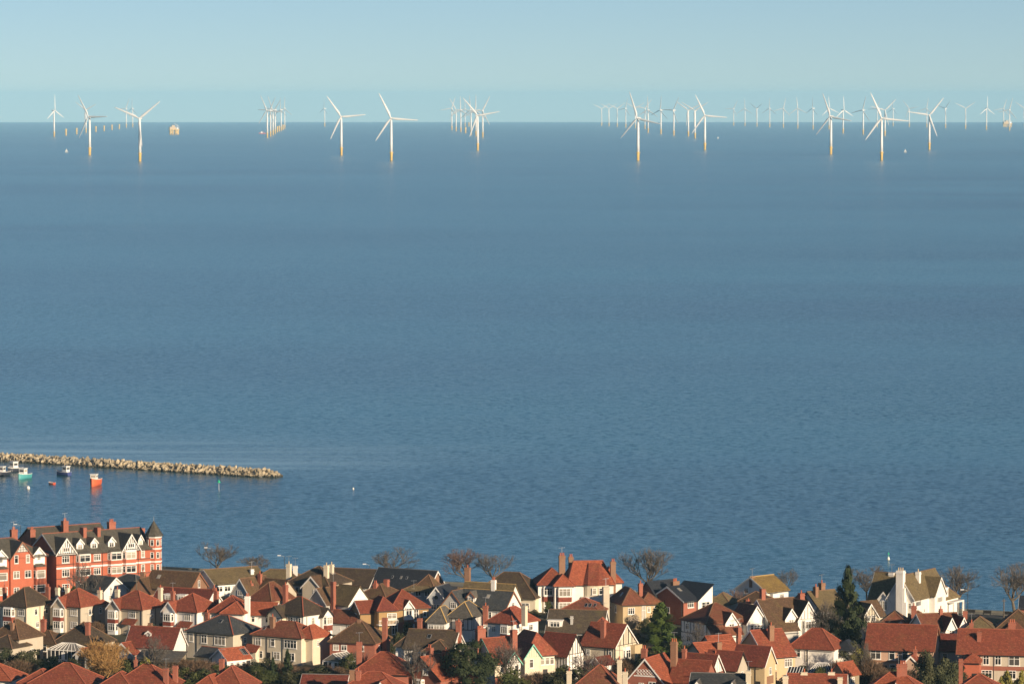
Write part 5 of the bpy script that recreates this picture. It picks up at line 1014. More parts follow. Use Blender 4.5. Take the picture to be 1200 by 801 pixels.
FAR = [(63.5,160.2,-3,58,'distant turbine standing alone at the far left'), (100.8,155.5,65,-25,'distant turbine half hidden behind the left pair\'s slim tower'),
       (148,149.6,25,-30,'faint far turbine left of the V-bladed near turbine, left of two'), (155.5,149,3,-50,'faint far turbine left of the V-bladed near turbine, right of two'),
       (313.3,161.5,-25,-30,'nearest turbine of the tight left cluster, beside the red and white ship'), (317,159.7,32,-40,'second turbine from the left in the tight left cluster'), (320,158.2,-22,-40,'third turbine from the left in the tight left cluster'),
       (322.5,156.4,40,-40,'fourth turbine from the left in the tight left cluster'), (329.5,153.3,0,-50,'second last turbine of the tight left cluster, blade straight up'), (333.6,150.9,5,-30,'rightmost turbine of the tight left cluster'),
       (380.5,148.3,5,-60,'thin far turbine just left of a near turbine\'s blade tip'),
       (529.5,152.3,20,-20,'leftmost turbine of the central cluster'), (534.5,153.6,-30,-20,'second turbine from the left in the central cluster'), (540,154.5,0,-25,'third turbine from the left in the central cluster'), (545,147.8,2,-30,'faintest far turbine inside the central cluster'),
       (552,157.8,-4,-40,'turbine just left of the near turbine in the central cluster'), (557.8,159.5,3,-30,'turbine hidden behind the near turbine of the central cluster'), (565.7,161,30,-20,'rightmost turbine of the central cluster'),
       (705,147.4,58,-10,'faint far turbine, first of the row right of centre'), (713.6,148,60,-10,'faint far turbine, second of the row right of centre'), (723.3,148.7,55,-15,'faint far turbine, third of the row right of centre'), (733.3,149.6,18,-40,'faint far turbine just left of a near turbine\'s tower, right of centre'),
       (744.6,150.1,60,-20,'far turbine hidden just behind a near turbine\'s tower, right of centre'), (755.8,150.9,40,-20,'faint far turbine just right of a near turbine\'s tower'), (759.5,155.6,0,-30,'mid-distance turbine, first of six between two near turbines'), (774.5,157,8,-50,'mid-distance turbine, second of six between two near turbines'),
       (789.6,158.7,32,-45,'mid-distance turbine, third of six between two near turbines'), (806.6,159.7,-55,-25,'mid-distance turbine, fifth of six between two near turbines'), (814.5,161.9,-60,-25,'mid-distance turbine, last of six before the near turbine'),
       (859.7,147.2,30,-30,'faint far turbine right of the near turbine, first of a long row'), (873,147.7,0,-30,'faint far turbine, second of the long right-hand row'), (887,148.3,60,-50,'faint far turbine, third of the long right-hand row'), (902,149,2,-40,'faint far turbine, fourth of the long right-hand row'),
       (918,149.6,15,-20,'faint far turbine, fifth of the long right-hand row'), (934.8,150.5,-5,-20,'far turbine, sixth of the long right-hand row'), (952.8,151.4,5,-60,'far turbine, seventh of the long right-hand row'), (971.5,151.6,-8,30,'far turbine hidden behind a right-hand near turbine\'s tower'),
       (988,156,-4,40,'mid-distance turbine between the two biggest right-hand turbines, blade straight up'), (1011.5,157.3,18,-45,'mid-distance turbine close to the left of the largest right-hand turbine'), (1028,149,25,-40,'far turbine behind the left of the largest right-hand turbine'), (1037,159,45,-10,'mid-distance turbine close to the right of the largest right-hand turbine'),
       (1046.6,147.7,3,-60,'thin far turbine right of the largest right-hand turbine'), (1065.5,148.7,-40,-30,'far turbine at the tip of the largest right-hand turbine\'s blade'), (1086,149.2,12,-30,'far turbine hidden behind the right turbine with the blade pointing up'), (1108,150,45,-50,'far turbine right of the turbine with the blade pointing up'),
       (1131.5,151,57,-15,'far turbine with blades in a Y near the right edge'), (1156,152,0,40,'far turbine with its blade straight up near the right edge'), (1176,148.5,20,-20,'faint far turbine behind the right-hand platform'), (1183,152.9,18,-30,'far turbine in front of the right-hand platform'), (1200.5,150,-55,-20,'far turbine cut by the right edge')]
for px, py, ph, yw, lb in FAR: turbine(lb, px, py, ph, yw, 92 if py < 152.5 else 86)
for px, py, lb in [(77.3,158.7,'bare yellow foundation, first of two left of the left pair'), (89.8,157.3,'bare yellow foundation, second of two left of the left pair'), (112.3,154.5,'bare yellow foundation just right of the left pair\'s slim tower'), (122,153.6,'bare yellow foundation, second right of the left pair\'s slim tower'), (131.2,152.3,'bare yellow foundation, third right of the left pair\'s slim tower'), (139.8,151.4,'bare yellow foundation just left of the far turbine'),
                   (325,154.8,'bare yellow foundation in the left cluster, nearest one'), (327.2,154,'bare yellow foundation in the left cluster, middle one'), (331.5,152.3,'bare yellow foundation in the left cluster, farthest one'), (545.5,156,'bare yellow foundation in the central cluster, nearer one'), (549.5,148.6,'bare yellow foundation in the central cluster, farther one')]:
    monopile(lb, px, py)

def substation(label, px, py, w):
    r = empty('offshore_platform', at_sea(px, py), .25); j = MB(); L = w/2
    for x in (-L*.8, -L*.28, L*.28, L*.8):
        for y in (-9, 9): j.tube((x, y, -8), (x, y, 17), 1.5, 1.5, 8)
    for x0, x1 in ((-L*.8, -L*.28), (L*.28, L*.8)):
        for y in (-9, 9): j.bar((x0, y, 1), (x1, y, 16), .9); j.bar((x1, y, 1), (x0, y, 16), .9)
    for z in (8, 16): j.box(-L*.85, L*.85, -9.5, -8.6, z, z+1)
    j.build('jacket', M['tpyellow'], r)
    d = MB().box(-L, L, -12, 12, 17, 19); d.build('deck', M['tpyellow'], r)
    t = MB(); t.box(-L*.95, L*.3, -11, 11, 19, 27); t.box(-L*.5, L*.1, -9, 9, 27, 33); t.build('module', M['potcream'], r)
    MB().box(L*.42, L*.8, -8, 8, 19, 25).build('module', M['metal'], r)
    c = MB().tube((L*.6, 0, 25), (L*.6, 0, 34), .8, .8, 6); c.bar((L*.6, 0, 34), (L*1.15, -2, 24), .8); c.bar((L*.6, 0, 34), (L*.1, 0, 38), .8); c.build('crane', M['turbine'], r)
    tag(r, label, 'platform')
substation('yellow legged substation platform with white decks left of centre', 204, 157.6, 36)
substation('faint yellow substation platform behind turbines near the right edge', 1180.5, 149, 46)

# ------------------------------------------------------------------ boats
def hull(L, B, H, mat, deckmat, parent, name='hull', flare=1.0, bowrise=.5):
    m = MB(); st = [(-.5,.82,0),(-.3,.95,0),(0,1,.02),(.25,.85,.12),(.4,.5,.3),(.5,.03,.5)]; n = 5
    for u, w, r in st:
        z1 = H + r*bowrise*2*H*.6
        for x, z in ((0,-.35),(.62,-.2),(.9,.25*H),(1.0*flare,z1)): m.v.append((w*B/2*x, u*L, z))
        m.v.append((0, u*L, z1-.02))
    k = len(st); base = list(m.v); m.v = base + [(-x, y, z) for x, y, z in base]
    off = len(base)
    for s in range(k-1):
        for i in range(n-1):
            a, b, c, d = s*n+i, s*n+i+1, (s+1)*n+i+1, (s+1)*n+i
            m.f.append((a,d,c,b)); m.f.append((off+a,off+b,off+c,off+d))
    m.f.append((0,1,2,3,4,off+3,off+2,off+1))
    o = m.build(name, mat, parent)
    g = MB()
    for sgn in (1, -1):
        for s in range(k-1):
            p, q = Vector(base[s*n+3]), Vector(base[(s+1)*n+3]); p.x *= sgn; q.x *= sgn; g.bar(p, q, .12, .14)
    g.build('rail', deckmat, o); return o
for k, c in dict(b_dark=(.03,.035,.05), b_teal=(.07,.33,.33), b_blue=(.05,.07,.20), b_red=(.60,.09,.035), b_white=(.78,.76,.70), b_orange=(.65,.13,.05)).items(): M[k] = mat_plain(k, c, .45)
def boat(label, px, py, L, B, H, heading, hm, dm='b_white', cab=None, mast=0, fender=None, name='fishing_boat', cabmat='b_white'):
    r = empty(name, at_sea(px, py), math.radians(heading)); hull(L, B, H, M[hm], M[dm], r)
    if cab:
        y, w, l, hh = cab; w0 = MB().box(-w/2, w/2, y-l/2, y+l/2, H*.85, H+hh); c = w0.build('wheelhouse', M[cabmat], r)
        MB().box(-w/2-.15, w/2+.15, y-l/2-.2, y+l/2+.2, H+hh+.003, H+hh+.15).build('roof', M[cabmat], c)
        wn_ = MB().box(-w/2-.02, w/2+.02, y-l*.38, y+l*.38, H+hh*.45, H+hh*.8); wn_.build('window', M['glass'], c)
        MB().box(-w*.4, w*.4, y-l/2-.02, y+l/2+.02, H+hh*.45, H+hh*.8).build('window', M['glass'], c)
    if mast:
        mm = MB().tube((0, -.1*L, H), (0, -.1*L, H+mast), .09, .05, 6); mm.bar((0, -.1*L, H+mast*.8), (0, -.45*L, H+mast*.3), .06); mm.build('mast', M['darkmetal' if hm != 'b_blue' else 'potcream'], r)
    if fender:
        f = MB().lathe([(.1,0),(.42,.2),(.5,.5),(.42,.8),(.1,1.0)], 8); f.build('fender', M[fender], r, (B*.4, -L*.42, .2))
    tag(r, label, 'boat', 'boats moored behind the breakwater'); return r
boat('dark hulled boat with white cabin and orange fender at the left edge', 4, 557, 5.4, 2.3, 1.2, 155, 'b_dark', cab=(.6, 1.4, 1.4, 1.6), mast=3.6, fender='b_orange')
boat('black hulled boat with tall white cabin nearest the breakwater', 17, 552.5, 5.6, 2.4, 1.2, 140, 'b_dark', cab=(.3, 1.8, 2.0, 1.9), mast=3.2)
boat('teal fishing boat with white wheelhouse', 28, 560.5, 6.2, 2.6, 1.4, 155, 'b_teal', cab=(.4, 1.8, 1.8, 1.7), mast=3.6, fender='b_orange')
boat('blue fishing boat with white cabin aft and pale gallows mast', 74, 556.5, 5.6, 2.2, 1.1, 50, 'b_blue', cab=(-1.3, 1.5, 1.7, 1.7), mast=4.2)
boat('tiny red and white dinghy between the blue boat and orange-red boat', 60.5, 567, 2.4, 1.3, .5, 50, 'b_red', name='dinghy')
boat('orange-red fishing boat seen end on with white wheelhouse', 111.5, 568.5, 7.0, 2.7, 1.9, 168, 'b_orange', cab=(1.0, 1.8, 1.8, 1.5), mast=4.4)
# vessels further out
def far_boat(label, px, py, L, hm, dm, sail=False, cab=True, heading=80):
    r = empty('sailing_boat' if sail else 'ship', at_sea(px, py), math.radians(heading)); hull(L, L*.26, L*.11, M[hm], M[dm], r)
    if sail:
        m = MB(); m.extrude([(0, -L*.42, L*.25), (0, L*.08, L*.22), (0, L*.08, L*1.15)], (.15, 0, 0)); m.build('sail', M['b_white'], r)
        j = MB(); j.extrude([(0, L*.12, L*.2), (0, L*.48, L*.22), (0, L*.1, L*.95)], (.12, 0, 0)); j.build('sail', M['b_white'], r)
        MB().tube((0, L*.1, L*.1), (0, L*.1, L*1.2), .12, .07, 6).build('mast', M['metal'], r)
    elif cab:
        c = MB().box(-L*.09, L*.09, -L*.05, L*.25, L*.1, L*.24); c.box(-L*.08, L*.08, L*.05, L*.2, L*.24, L*.31); c.build('deckhouse', M['b_white'], r)
        MB().tube((0, L*.12, L*.3), (0, L*.12, L*.48), .5, .3, 6).build('mast', M['darkmetal'], r); d = MB().bar((0, -L*.3, L*.1), (0, -L*.05, L*.36), .8); d.build('crane', M['b_orange'], r)
    tag(r, label, 'boat' if sail else 'ship')
far_boat('small white workboat out at sea below the far left turbines', 78, 178.6, 7.5, 'b_white', 'metal', sail=True)
far_boat('small white sailing boat below the largest right-hand turbine', 1061, 178.6, 6.5, 'b_white', 'metal', sail=True)
far_boat('tiny white boat far out right of the near turbine', 841.5, 162.5, 6, 'b_white', 'metal', sail=True)
far_boat('red and white ship left of the tight turbine cluster', 307.5, 156.8, 26, 'b_red', 'b_white', heading=95)

# ------------------------------------------------------------------ buoys and marks
def buoy(label, px, py, mat, hgt, kind):
    r = empty('buoy' if kind != 'perch' else 'channel_marker', at_sea(px, py))
    if kind == 'ball': MB().lathe([(.1,-.4),(.45,-.1),(.55,.3),(.4,.7),(.1,.85)], 10).build('float', M[mat], r, smooth=True); MB().lathe([(.08,.84),(.08,1.0)], 6).build('mooring_eye', M['metal'], r)
    else:
        MB().tube((0, 0, -1), (0, 0, hgt), .13, .09, 6).build('pole', M['metal'], r)
        MB().lathe([(.05,hgt-.1),(.75,hgt),(.05,hgt+1.3)], 8).build('topmark', M[mat], r)
        if kind == 'beacon': MB().lathe([(.9,-.5),(1.0,.2),(.7,1.0),(.3,1.6)], 10).build('float', M['b_white'], r); MB().bar((-.5,0,hgt*.62),(.5,0,hgt*.62),.25,.25).build('brace', M[mat], r)
    tag(r, label, 'buoy' if kind != 'perch' else 'marker'); return r
M['markgreen'] = mat_plain('mark_green', (.02,.42,.20), .5)
buoy('pale round mooring buoy below the teal boat', 33, 572.5, 'b_white', 1, 'ball')
buoy('slim channel marker with green top before the breakwater', 256.5, 573.5, 'markgreen', 3.0, 'perch').scale = (.7, .7, .7)
b_ = buoy('lone white buoy in open water right of the breakwater tip', 414, 573, 'b_white', 1, 'ball'); b_.scale = (.5, .5, .6)
buoy('green topped beacon off the white mansion', 1041.2, 655, 'markgreen', 3.0, 'beacon').scale = (.36, .36, .42)

# ------------------------------------------------------------------ rock breakwater
def breakwater():
    rnd = random.Random(5)
    m, t, b = nt('boulder_stone'); co = objco(t); oi = t.nodes.new('ShaderNodeObjectInfo')
    n = N(t, 'ShaderNodeTexNoise', Scale=1.6, Detail=6.0, Roughness=.7); t.links.new(co, n.inputs['Vector'])
    c = mixc(t, ramp(t, n.outputs[0], [(0.35, 0), (0.7, 1)]), (.30,.25,.16), (.50,.42,.28)); gp = t.nodes.new('ShaderNodeNewGeometry'); sz = t.nodes.new('ShaderNodeSeparateXYZ'); t.links.new(gp.outputs['Position'], sz.inputs[0])
    wn2 = N(t, 'ShaderNodeMath', operation='MULTIPLY_ADD'); wn2.inputs[1].default_value = .8; t.links.new(n.outputs[0], wn2.inputs[0]); t.links.new(sz.outputs[2], wn2.inputs[2])
    c = jitter(t, c, .3); c = mixc(t, ramp(t, wn2.outputs[0], [(.62, 0), (.95, 1)]), (.045,.04,.025), c); t.links.new(c, b.inputs['Base Color'])   # weed below the tide line; b.inputs['Roughness'].default_value = .95
    import bmesh
    meshes = []
    for k in range(10):
        bm = bmesh.new()
        for i in range(13):
            v = Vector((rnd.gauss(0,1), rnd.gauss(0,1), rnd.gauss(0,1))).normalized(); bm.verts.new((v.x*rnd.uniform(.8,1.15), v.y*rnd.uniform(.7,1.0), v.z*rnd.uniform(.6,.9)))
        r = bmesh.ops.convex_hull(bm, input=bm.verts); bmesh.ops.delete(bm, geom=[e for e in r['geom_interior'] if isinstance(e, bmesh.types.BMVert)], context='VERTS') if r['geom_interior'] else None
        me = bpy.data.meshes.new('boulder'); bm.to_mesh(me); bm.free(); me.materials.append(m); meshes.append(me)
    A, B = at_sea(-75, 533.3), at_sea(324, 558.2); d = (B-A); L = d.length; d.normalize(); nrm = Vector((d.y, -d.x, 0))   # towards the shore
    root = empty('breakwater', A); tag(root, 'long mound of pale boulders forming the harbour breakwater', 'breakwater')
    rocks = []; u = 0
    core = MB(); hw = 5.2
    core.extrude([tuple(nrm*5.4), tuple(nrm*1.9+Vector((0,0,1.2))), tuple(-nrm*1.9+Vector((0,0,1.2))), tuple(-nrm*5.4)], d*(L-3)); co_ = core.build('core', m, root)
    while u < L+2:
        end = max(0, (u-(L-4))/6)
        for off, z in ((5.4,-.1),(4.7,.3),(3.9,.65),(3.1,1.0),(2.2,1.3),(1.1,1.5),(-.1,1.55),(-1.5,1.45),(-3.0,1.0),(-4.6,.3)):
            if off < -4 and rnd.random() < .4: continue
            k = 1-end*.75
            if k < .3 and abs(off) > 3: continue
            p = d*(u+rnd.uniform(-.7,.7)) + nrm*(off*max(.25,k)+rnd.uniform(-.35,.35)) + Vector((0,0,z*max(.2,1-end*.9)+rnd.uniform(-.28,.35)))
            rocks.append((p, rnd.uniform(.45,.9)*(1.0 if rnd.random() < .85 else 1.35)))
        u += 1.2
    # the rocks that show largest: sea-facing town side within the frame
    def vis(i):
        p, s = rocks[i]; w = A+p; px = CX + F*w.x/w.y
        return s + (3 if -4 < px < 340 else 0) + (2.0 if (p.dot(nrm) > -1.0) else 0)
    order = sorted(range(len(rocks)), key=vis, reverse=True)
    for i in order[:300]:
        p, s = rocks[i]; o = link_mesh('boulder', meshes[i % 10], root, p, (rnd.uniform(0,6), rnd.uniform(0,6), rnd.uniform(0,6)), (s*1.15, s, s))
    mb = MB()
    for i in order[300:]:
        p, s = rocks[i]; me = meshes[i % 10]; R_ = Matrix.Rotation(rnd.uniform(0,6), 3, 'Z') @ Matrix.Rotation(rnd.uniform(0,6), 3, 'X')
        mb.quadstrip([p + R_ @ (v.co*s) for v in me.vertices], [tuple(f.vertices) for f in me.polygons])
    if mb.v: tag(mb.build('boulder_fill', m, root), kind='stuff')
breakwater()
# ------------------------------------------------------------------ trees and shrubs
def limb(mb, a, b, ra, rb, n=5): mb.tube(a, b, ra, rb, n, cap=False)
def bare_tree(label, px, base_y, Ht, Wd, seed, z=GZ, dist=None, twig='twig', name='bare_tree', dens=1.0, fork=.28, cat='tree', trunk='bark', upright=.25, lvls=6):
    rnd = random.Random(seed); P = at(px, base_y, z) if dist is None else at_dist(px, base_y, dist); P.z = z
    r = empty(name, P); T = MB(); C = MB()
    def grow(p, d, ln, rad, lv):
        q = p; nseg = 3 if lv < 3 else 2
        for s in range(nseg):
            d2 = (d + Vector((rnd.gauss(0,.13), rnd.gauss(0,.13), rnd.gauss(0,.08)+.03))).normalized(); e = q + d2*(ln/nseg); ra, rb = rad*(1-.3*s/nseg), rad*(1-.3*(s+1)/nseg)
            (T if lv < 3 else C).tube(q, e, ra, rb, 6 if lv < 2 else (4 if lv < 4 else 3), False); q = e; d = d2
            if 1 <= lv < lvls and s < nseg-1 and rnd.random() < .42*dens: side(q, d, ln*.6, rad*.5, lv)
        if lv >= lvls: return
        k = 3 if rnd.random() < .45*dens else 2
        for i in range(k): side(q, d, ln*rnd.uniform(.66,.86), rad*rnd.uniform(.60,.76), lv)
    def side(q, d, ln, rad, lv):
        ax = Vector((rnd.gauss(0,1), rnd.gauss(0,1), rnd.gauss(0,.5))); ax -= ax.dot(d)*d; ax.normalize(); sp = rnd.uniform(.3,.8)
        nd = (d*math.cos(sp) + ax*math.sin(sp) + Vector((0,0,upright*.6))).normalized()
        grow(q, nd, ln, max(.02, rad), lv+1)
    top = Vector((rnd.gauss(0,.1), rnd.gauss(0,.1), Ht*fork)); T.tube((0,0,-.3), top, Ht*.034, Ht*.026, 8, False)
    nl = 6; a0 = rnd.uniform(0, 6.28)
    for i in range(nl):
        az = a0 + 6.283*i/nl + rnd.uniform(-.3,.3); el = rnd.uniform(.35,1.05) if i % 2 else rnd.uniform(.9,1.35)
        grow(top*rnd.uniform(.85,1), Vector((math.cos(az)*math.cos(el), math.sin(az)*math.cos(el), math.sin(el)+upright)).normalized(), Ht*.30*rnd.uniform(.8,1.15), Ht*.019, 1)
    pts = T.v + C.v; zs = sorted(p[2] for p in pts); zm = zs[int(len(zs)*.995)]; xs = sorted(p[0] for p in pts); lo, hi = xs[int(len(xs)*.01)], xs[int(len(xs)*.99)]
    kz, kx, cx = Ht/zm, Wd/max(.1, hi-lo), (hi+lo)/2
    for mb in (T, C): mb.v = [((v[0]-cx*min(1, max(0, v[2])/(Ht*.5)))*kx, v[1]*kx, v[2]*kz) for v in mb.v]
    T.build('trunk', M[trunk], r); C.build('crown', M[twig], r); tag(r, label, cat); return r
S = 0.19
def px_tree(label, px, base, top, width, seed, hid=0, **k):
    """bare tree whose base shows (or is hidden) at pixel row base and whose top reaches row top"""
    P = at(px, base, GZ); sc = P.y/F; return bare_tree(label, px, base, (base-top)*sc, width*sc, seed, **k)
px_tree('wide bare tree on the promenade right of the hotel turret', 254.5, 672, 635.5, 46, 3, fork=.2)
px_tree('low bare tree behind the long pale brown roof', 298, 672, 652, 36, 8, fork=.22)
px_tree('rounded bare tree above the navy slate roof', 464, 680, 640, 52, 12, fork=.22)
px_tree('reddish bare tree behind the dark roofs left of the red-roofed mansion', 549, 684, 643.5, 60, 15, twig='twigred', fork=.25)
px_tree('bare tree just right of the reddish bare tree', 578, 684, 648, 46, 21, fork=.25)
px_tree('big bare tree rising behind the yellow house and modern house', 756, 694, 643.5, 58, 30, fork=.28, upright=.5, dens=1.25)
px_tree('small bare tree right of the golden roof', 922, 696, 667, 26, 33)
px_tree('spreading bare tree behind the left end of the white mansion', 1016, 702, 663, 36, 36)
px_tree('dark bare tree right of the white mansion beside the lamp post', 1123, 714, 663.5, 44, 41, fork=.26)
px_tree('large bare tree at the right edge above the navy roof', 1189, 716, 661, 54, 47, fork=.27)
px_tree('reddish bare shrubby tree before the golden-roofed house', 861, 717, 690, 34, 52, twig='twigred', fork=.12, lvls=5)
px_tree('golden twiggy willow beside the grey gabled outbuilding', 121, 806, 752, 48, 55, twig='twiggold', fork=.15, upright=.35, name='willow_tree', lvls=7, trunk='twiggold', dens=1.6)
px_tree('bare garden tree before the timbered rust-roofed house', 820, 770, 728, 30, 57, fork=.18)
px_tree('leafless ivy-dark tree left of the tall conifer', 968, 770, 705, 40, 61, fork=.2)
px_tree('pale bare tree between the conifer and the cream timbered house', 1022, 765, 712, 34, 63, fork=.2)
px_tree('bare garden tree in front of the left terrace gable', 1008, 800, 752, 26, 66, fork=.2)
px_tree('thin bare tree behind the grey shed left of the slate hip house', 180, 790, 742, 36, 68, fork=.2)
px_tree('thin bare tree over the dark red roof near the bottom edge', 489, 822, 752, 40, 71, fork=.3)
px_tree('bare twigs over the mottled roof at the bottom edge', 697, 822, 765, 56, 73, fork=.3, twig='twigred')
px_tree('bare tree before the green trimmed gables', 592, 815, 748, 44, 75, fork=.3)
px_tree('slim bare tree over the long red hipped roof', 424, 815, 758, 26, 77, fork=.35, twig='twigred')
px_tree('bare tree hiding the hotel\'s red ground floor', 100, 708, 660, 40, 79, fork=.25)

def leaf_mesh(name, mat, n, seed, kind, size):
    """foliage of many small leaf faces; unit height 1, unit radius .5"""
    rnd = random.Random(seed); v = []; f = []
    def leaf(p, nrm, s):
        a = nrm.cross(Vector((rnd.gauss(0,1), rnd.gauss(0,1), rnd.gauss(0,1)))).normalized()*s; b = nrm.cross(a).normalized()*s*rnd.uniform(.5,1)
        i = len(v); v.extend([tuple(p-a), tuple(p+b*.7), tuple(p+a), tuple(p-b*.7)]); f.append((i,i+1,i+2,i+3))
    if kind == 'bush':
        cl = []
        for i in range(26):
            u = Vector((rnd.gauss(0,1), rnd.gauss(0,1), rnd.gauss(0,1))).normalized()*(.5*rnd.uniform(.35,.85)); cl.append((Vector((u.x, u.y, .48+u.z*.95)), rnd.uniform(.1,.2)))
        for i in range(n):
            c, r = cl[rnd.randrange(len(cl))]; d = Vector((rnd.gauss(0,1), rnd.gauss(0,1), rnd.gauss(0,1))).normalized(); p = c + d*r*rnd.uniform(.6,1.05); p.z = max(.02, p.z); leaf(p, (d+Vector((rnd.gauss(0,.4),rnd.gauss(0,.4),rnd.gauss(0,.4)))).normalized(), size*rnd.uniform(.6,1.3))
    elif kind == 'twigs':                    # leafless bush: fans of thin shoots
        for i in range(n):
            az = rnd.uniform(0, 6.283); rr = rnd.uniform(.0,.42); h0 = rnd.uniform(0,.62)*(1-rr*.6); b = Vector((math.cos(az)*rr, math.sin(az)*rr, h0))
            d = Vector((math.cos(az)*rr*1.1+rnd.gauss(0,.35), math.sin(az)*rr*1.1+rnd.gauss(0,.35), rnd.uniform(.4,1.0))).normalized(); ln = rnd.uniform(.14,.34)*(1.05-h0*.5)
            w = d.cross(Vector((rnd.gauss(0,1), rnd.gauss(0,1), rnd.gauss(0,1)))).normalized()*size*.16; k = len(v); e = b + d*ln
            if e.z > 1: continue
            v.extend([tuple(b-w), tuple(b+w), tuple(e)]); f.append((k,k+1,k+2))
    elif kind == 'cone':
        nb = 64
        for k in range(nb):
            h = (k+.5)/nb; ang = k*2.39996+rnd.uniform(-.5,.5); rad = (.56*(1-h**1.25)**.8*(.6+.4*min(1,h*4)))*rnd.uniform(.5,1.2); rise = rnd.uniform(.02,.10)
            for i in range(n//nb):
                t = rnd.random()**.6; sp = .17*(1-.45*t)*(1-h*.5); p = Vector((math.cos(ang)*rad*t, math.sin(ang)*rad*t, .02+h*.96+rise*t*(1 if h > .3 else .3))) + Vector((rnd.gauss(0,sp*.35), rnd.gauss(0,sp*.35), rnd.gauss(0,.018)))
                d = Vector((math.cos(ang), math.sin(ang), .9+rnd.gauss(0,.5))).normalized(); leaf(p, d, size*rnd.uniform(.6,1.3))
    else:                                    # layered pine
        pads = []
        for k in range(34):
            h = rnd.uniform(.28, .97); ang = rnd.uniform(0, 6.283); rr = .5*math.sqrt(max(.05, 1-((h-.5)/.55)**2))*rnd.uniform(.35,.95); pads.append((Vector((math.cos(ang)*rr, math.sin(ang)*rr, h)), rnd.uniform(.09,.17)))
        for i in range(n):
            c, r = pads[rnd.randrange(len(pads))]; d = Vector((rnd.gauss(0,1), rnd.gauss(0,1), rnd.gauss(0,.45))); p = c + d*r*.55; leaf(p, (d.normalized()+Vector((0,0,.6))).normalized(), size*rnd.uniform(.6,1.3))
    me = bpy.data.meshes.new(name); me.from_pydata(v, [], f); me.materials.append(M[mat]); me.update(); return me
_lm = {}
def foliage(label, px, base, top, width, kind='bush', mat='leaf', seed=0, z=GZ, name=None, cat=None, n=1500, size=.05):
    P = at(px, base, z); sc = P.y/F; Hh = (base-top)*sc; Wd = width*sc
    r = empty(name or ('shrub' if kind in ('bush', 'twigs') else 'conifer'), P, seed*1.3)
    key = (kind, mat, seed % 3, n, size)
    if key not in _lm: _lm[key] = leaf_mesh('crown', mat, n, seed % 3 + 10, kind, size)
    link_mesh('crown', _lm[key], r, (0,0,0), (0,0,0), (Wd, Wd, Hh))
    st = MB()
    if kind in ('bush', 'twigs'):
        rnd = random.Random(seed)
        for i in range(5): st.tube((0,0,-.1), (rnd.uniform(-.25,.25)*Wd, rnd.uniform(-.25,.25)*Wd, Hh*.6), .05, .02, 5)
        st.build('stem', M['bark'], r)
    else: st.tube((0,0,-.2), (0,0,Hh*.93), .035*Hh, .01*Hh, 7); st.build('trunk', M['bark'], r)
    tag(r, label, cat or ('shrub' if kind in ('bush', 'twigs') else 'tree')); return r
foliage('bushy bright green conifer before the yellow house', 774, 778, 709, 72, 'cone', 'conifer', 1, n=15000, size=.02)
foliage('tall dark conifer between the brown gables and the white mansion', 993, 782, 668, 62, 'cone', 'darkconifer', 2, n=15000, size=.018)
foliage('dark spreading pine in front of the green trimmed gables', 549, 822, 752, 68, 'pine', 'darkconifer', 3, n=16000, size=.018, name='pine_tree', cat='tree')
foliage('grey-green evergreen oak in front of the left terrace', 1082, 822, 758, 46, 'bush', 'greyleaf', 4, n=9000, size=.024, name='evergreen_tree', cat='tree')
foliage('grey-green evergreen beside the red porch, right of the evergreen oak', 1110, 822, 766, 44, 'bush', 'greyleaf', 5, n=9000, size=.024, name='evergreen_tree', cat='tree')
foliage('dark pointed conifer before the wide cream house', 337, 806, 762, 22, 'cone', 'darkconifer', 4, n=7200, size=.03)
foliage('dark narrow conifer left of the pointed conifer', 320, 806, 772, 20, 'cone', 'darkconifer', 5, n=7200, size=.03)
foliage('low green pine at the bottom edge beside the red hipped roof', 300, 818, 781, 50, 'pine', 'leaf', 6, n=12000, size=.02, name='pine_tree', cat='tree')
foliage('round rust-coloured hedge right of the white black-roofed house', 383.5, 755, 735.5, 13, 'bush', 'rustleaf', 7, n=1500)
foliage('rusty hedge behind the slate hip house', 297, 742, 729, 14, 'bush', 'rustleaf', 8)
foliage('pale flowering shrub in front of the yellow house', 743, 738, 718, 16, 'bush', 'blossom', 9)
foliage('green clipped bush before the ochre house', 485.5, 738, 721, 10, 'bush', 'leaf', 10)
foliage('yellow-green shrub at the bottom right edge, left of two', 1178, 826, 781, 20, 'bush', 'yellowleaf', 11, n=3000, size=.045)
foliage('yellow-green shrub at the bottom right corner, right of two', 1196, 826, 781, 18, 'bush', 'yellowleaf', 12, n=3000, size=.045)
foliage('green palm-like shrub beside the big red-roofed mansion', 641, 722, 702, 14, 'bush', 'leaf', 13)
foliage('bright yellow-green bush behind the bottom red roof with slim chimneys', 171, 790, 766, 14, 'bush', 'yellowleaf', 14)
foliage('dark green tree before the golden-roofed white house', 888, 714, 690, 16, 'bush', 'leaf', 15)
foliage('dark tree left of the hotel gap, below the hotel front', 88, 712, 684, 18, 'bush', 'leaf', 16)
foliage('ivy-clad dark thicket below the tall conifer', 996, 790, 748, 46, 'bush', 'ivy', 17, n=3000, size=.04)
foliage('dark ivy thicket against the dark gable left of the conifer', 968, 768, 706, 34, 'bush', 'ivy', 18, n=3000, size=.04)
foliage('green shrub at the foot of the white red-hipped house', 941, 792, 778, 12, 'bush', 'leaf', 19)
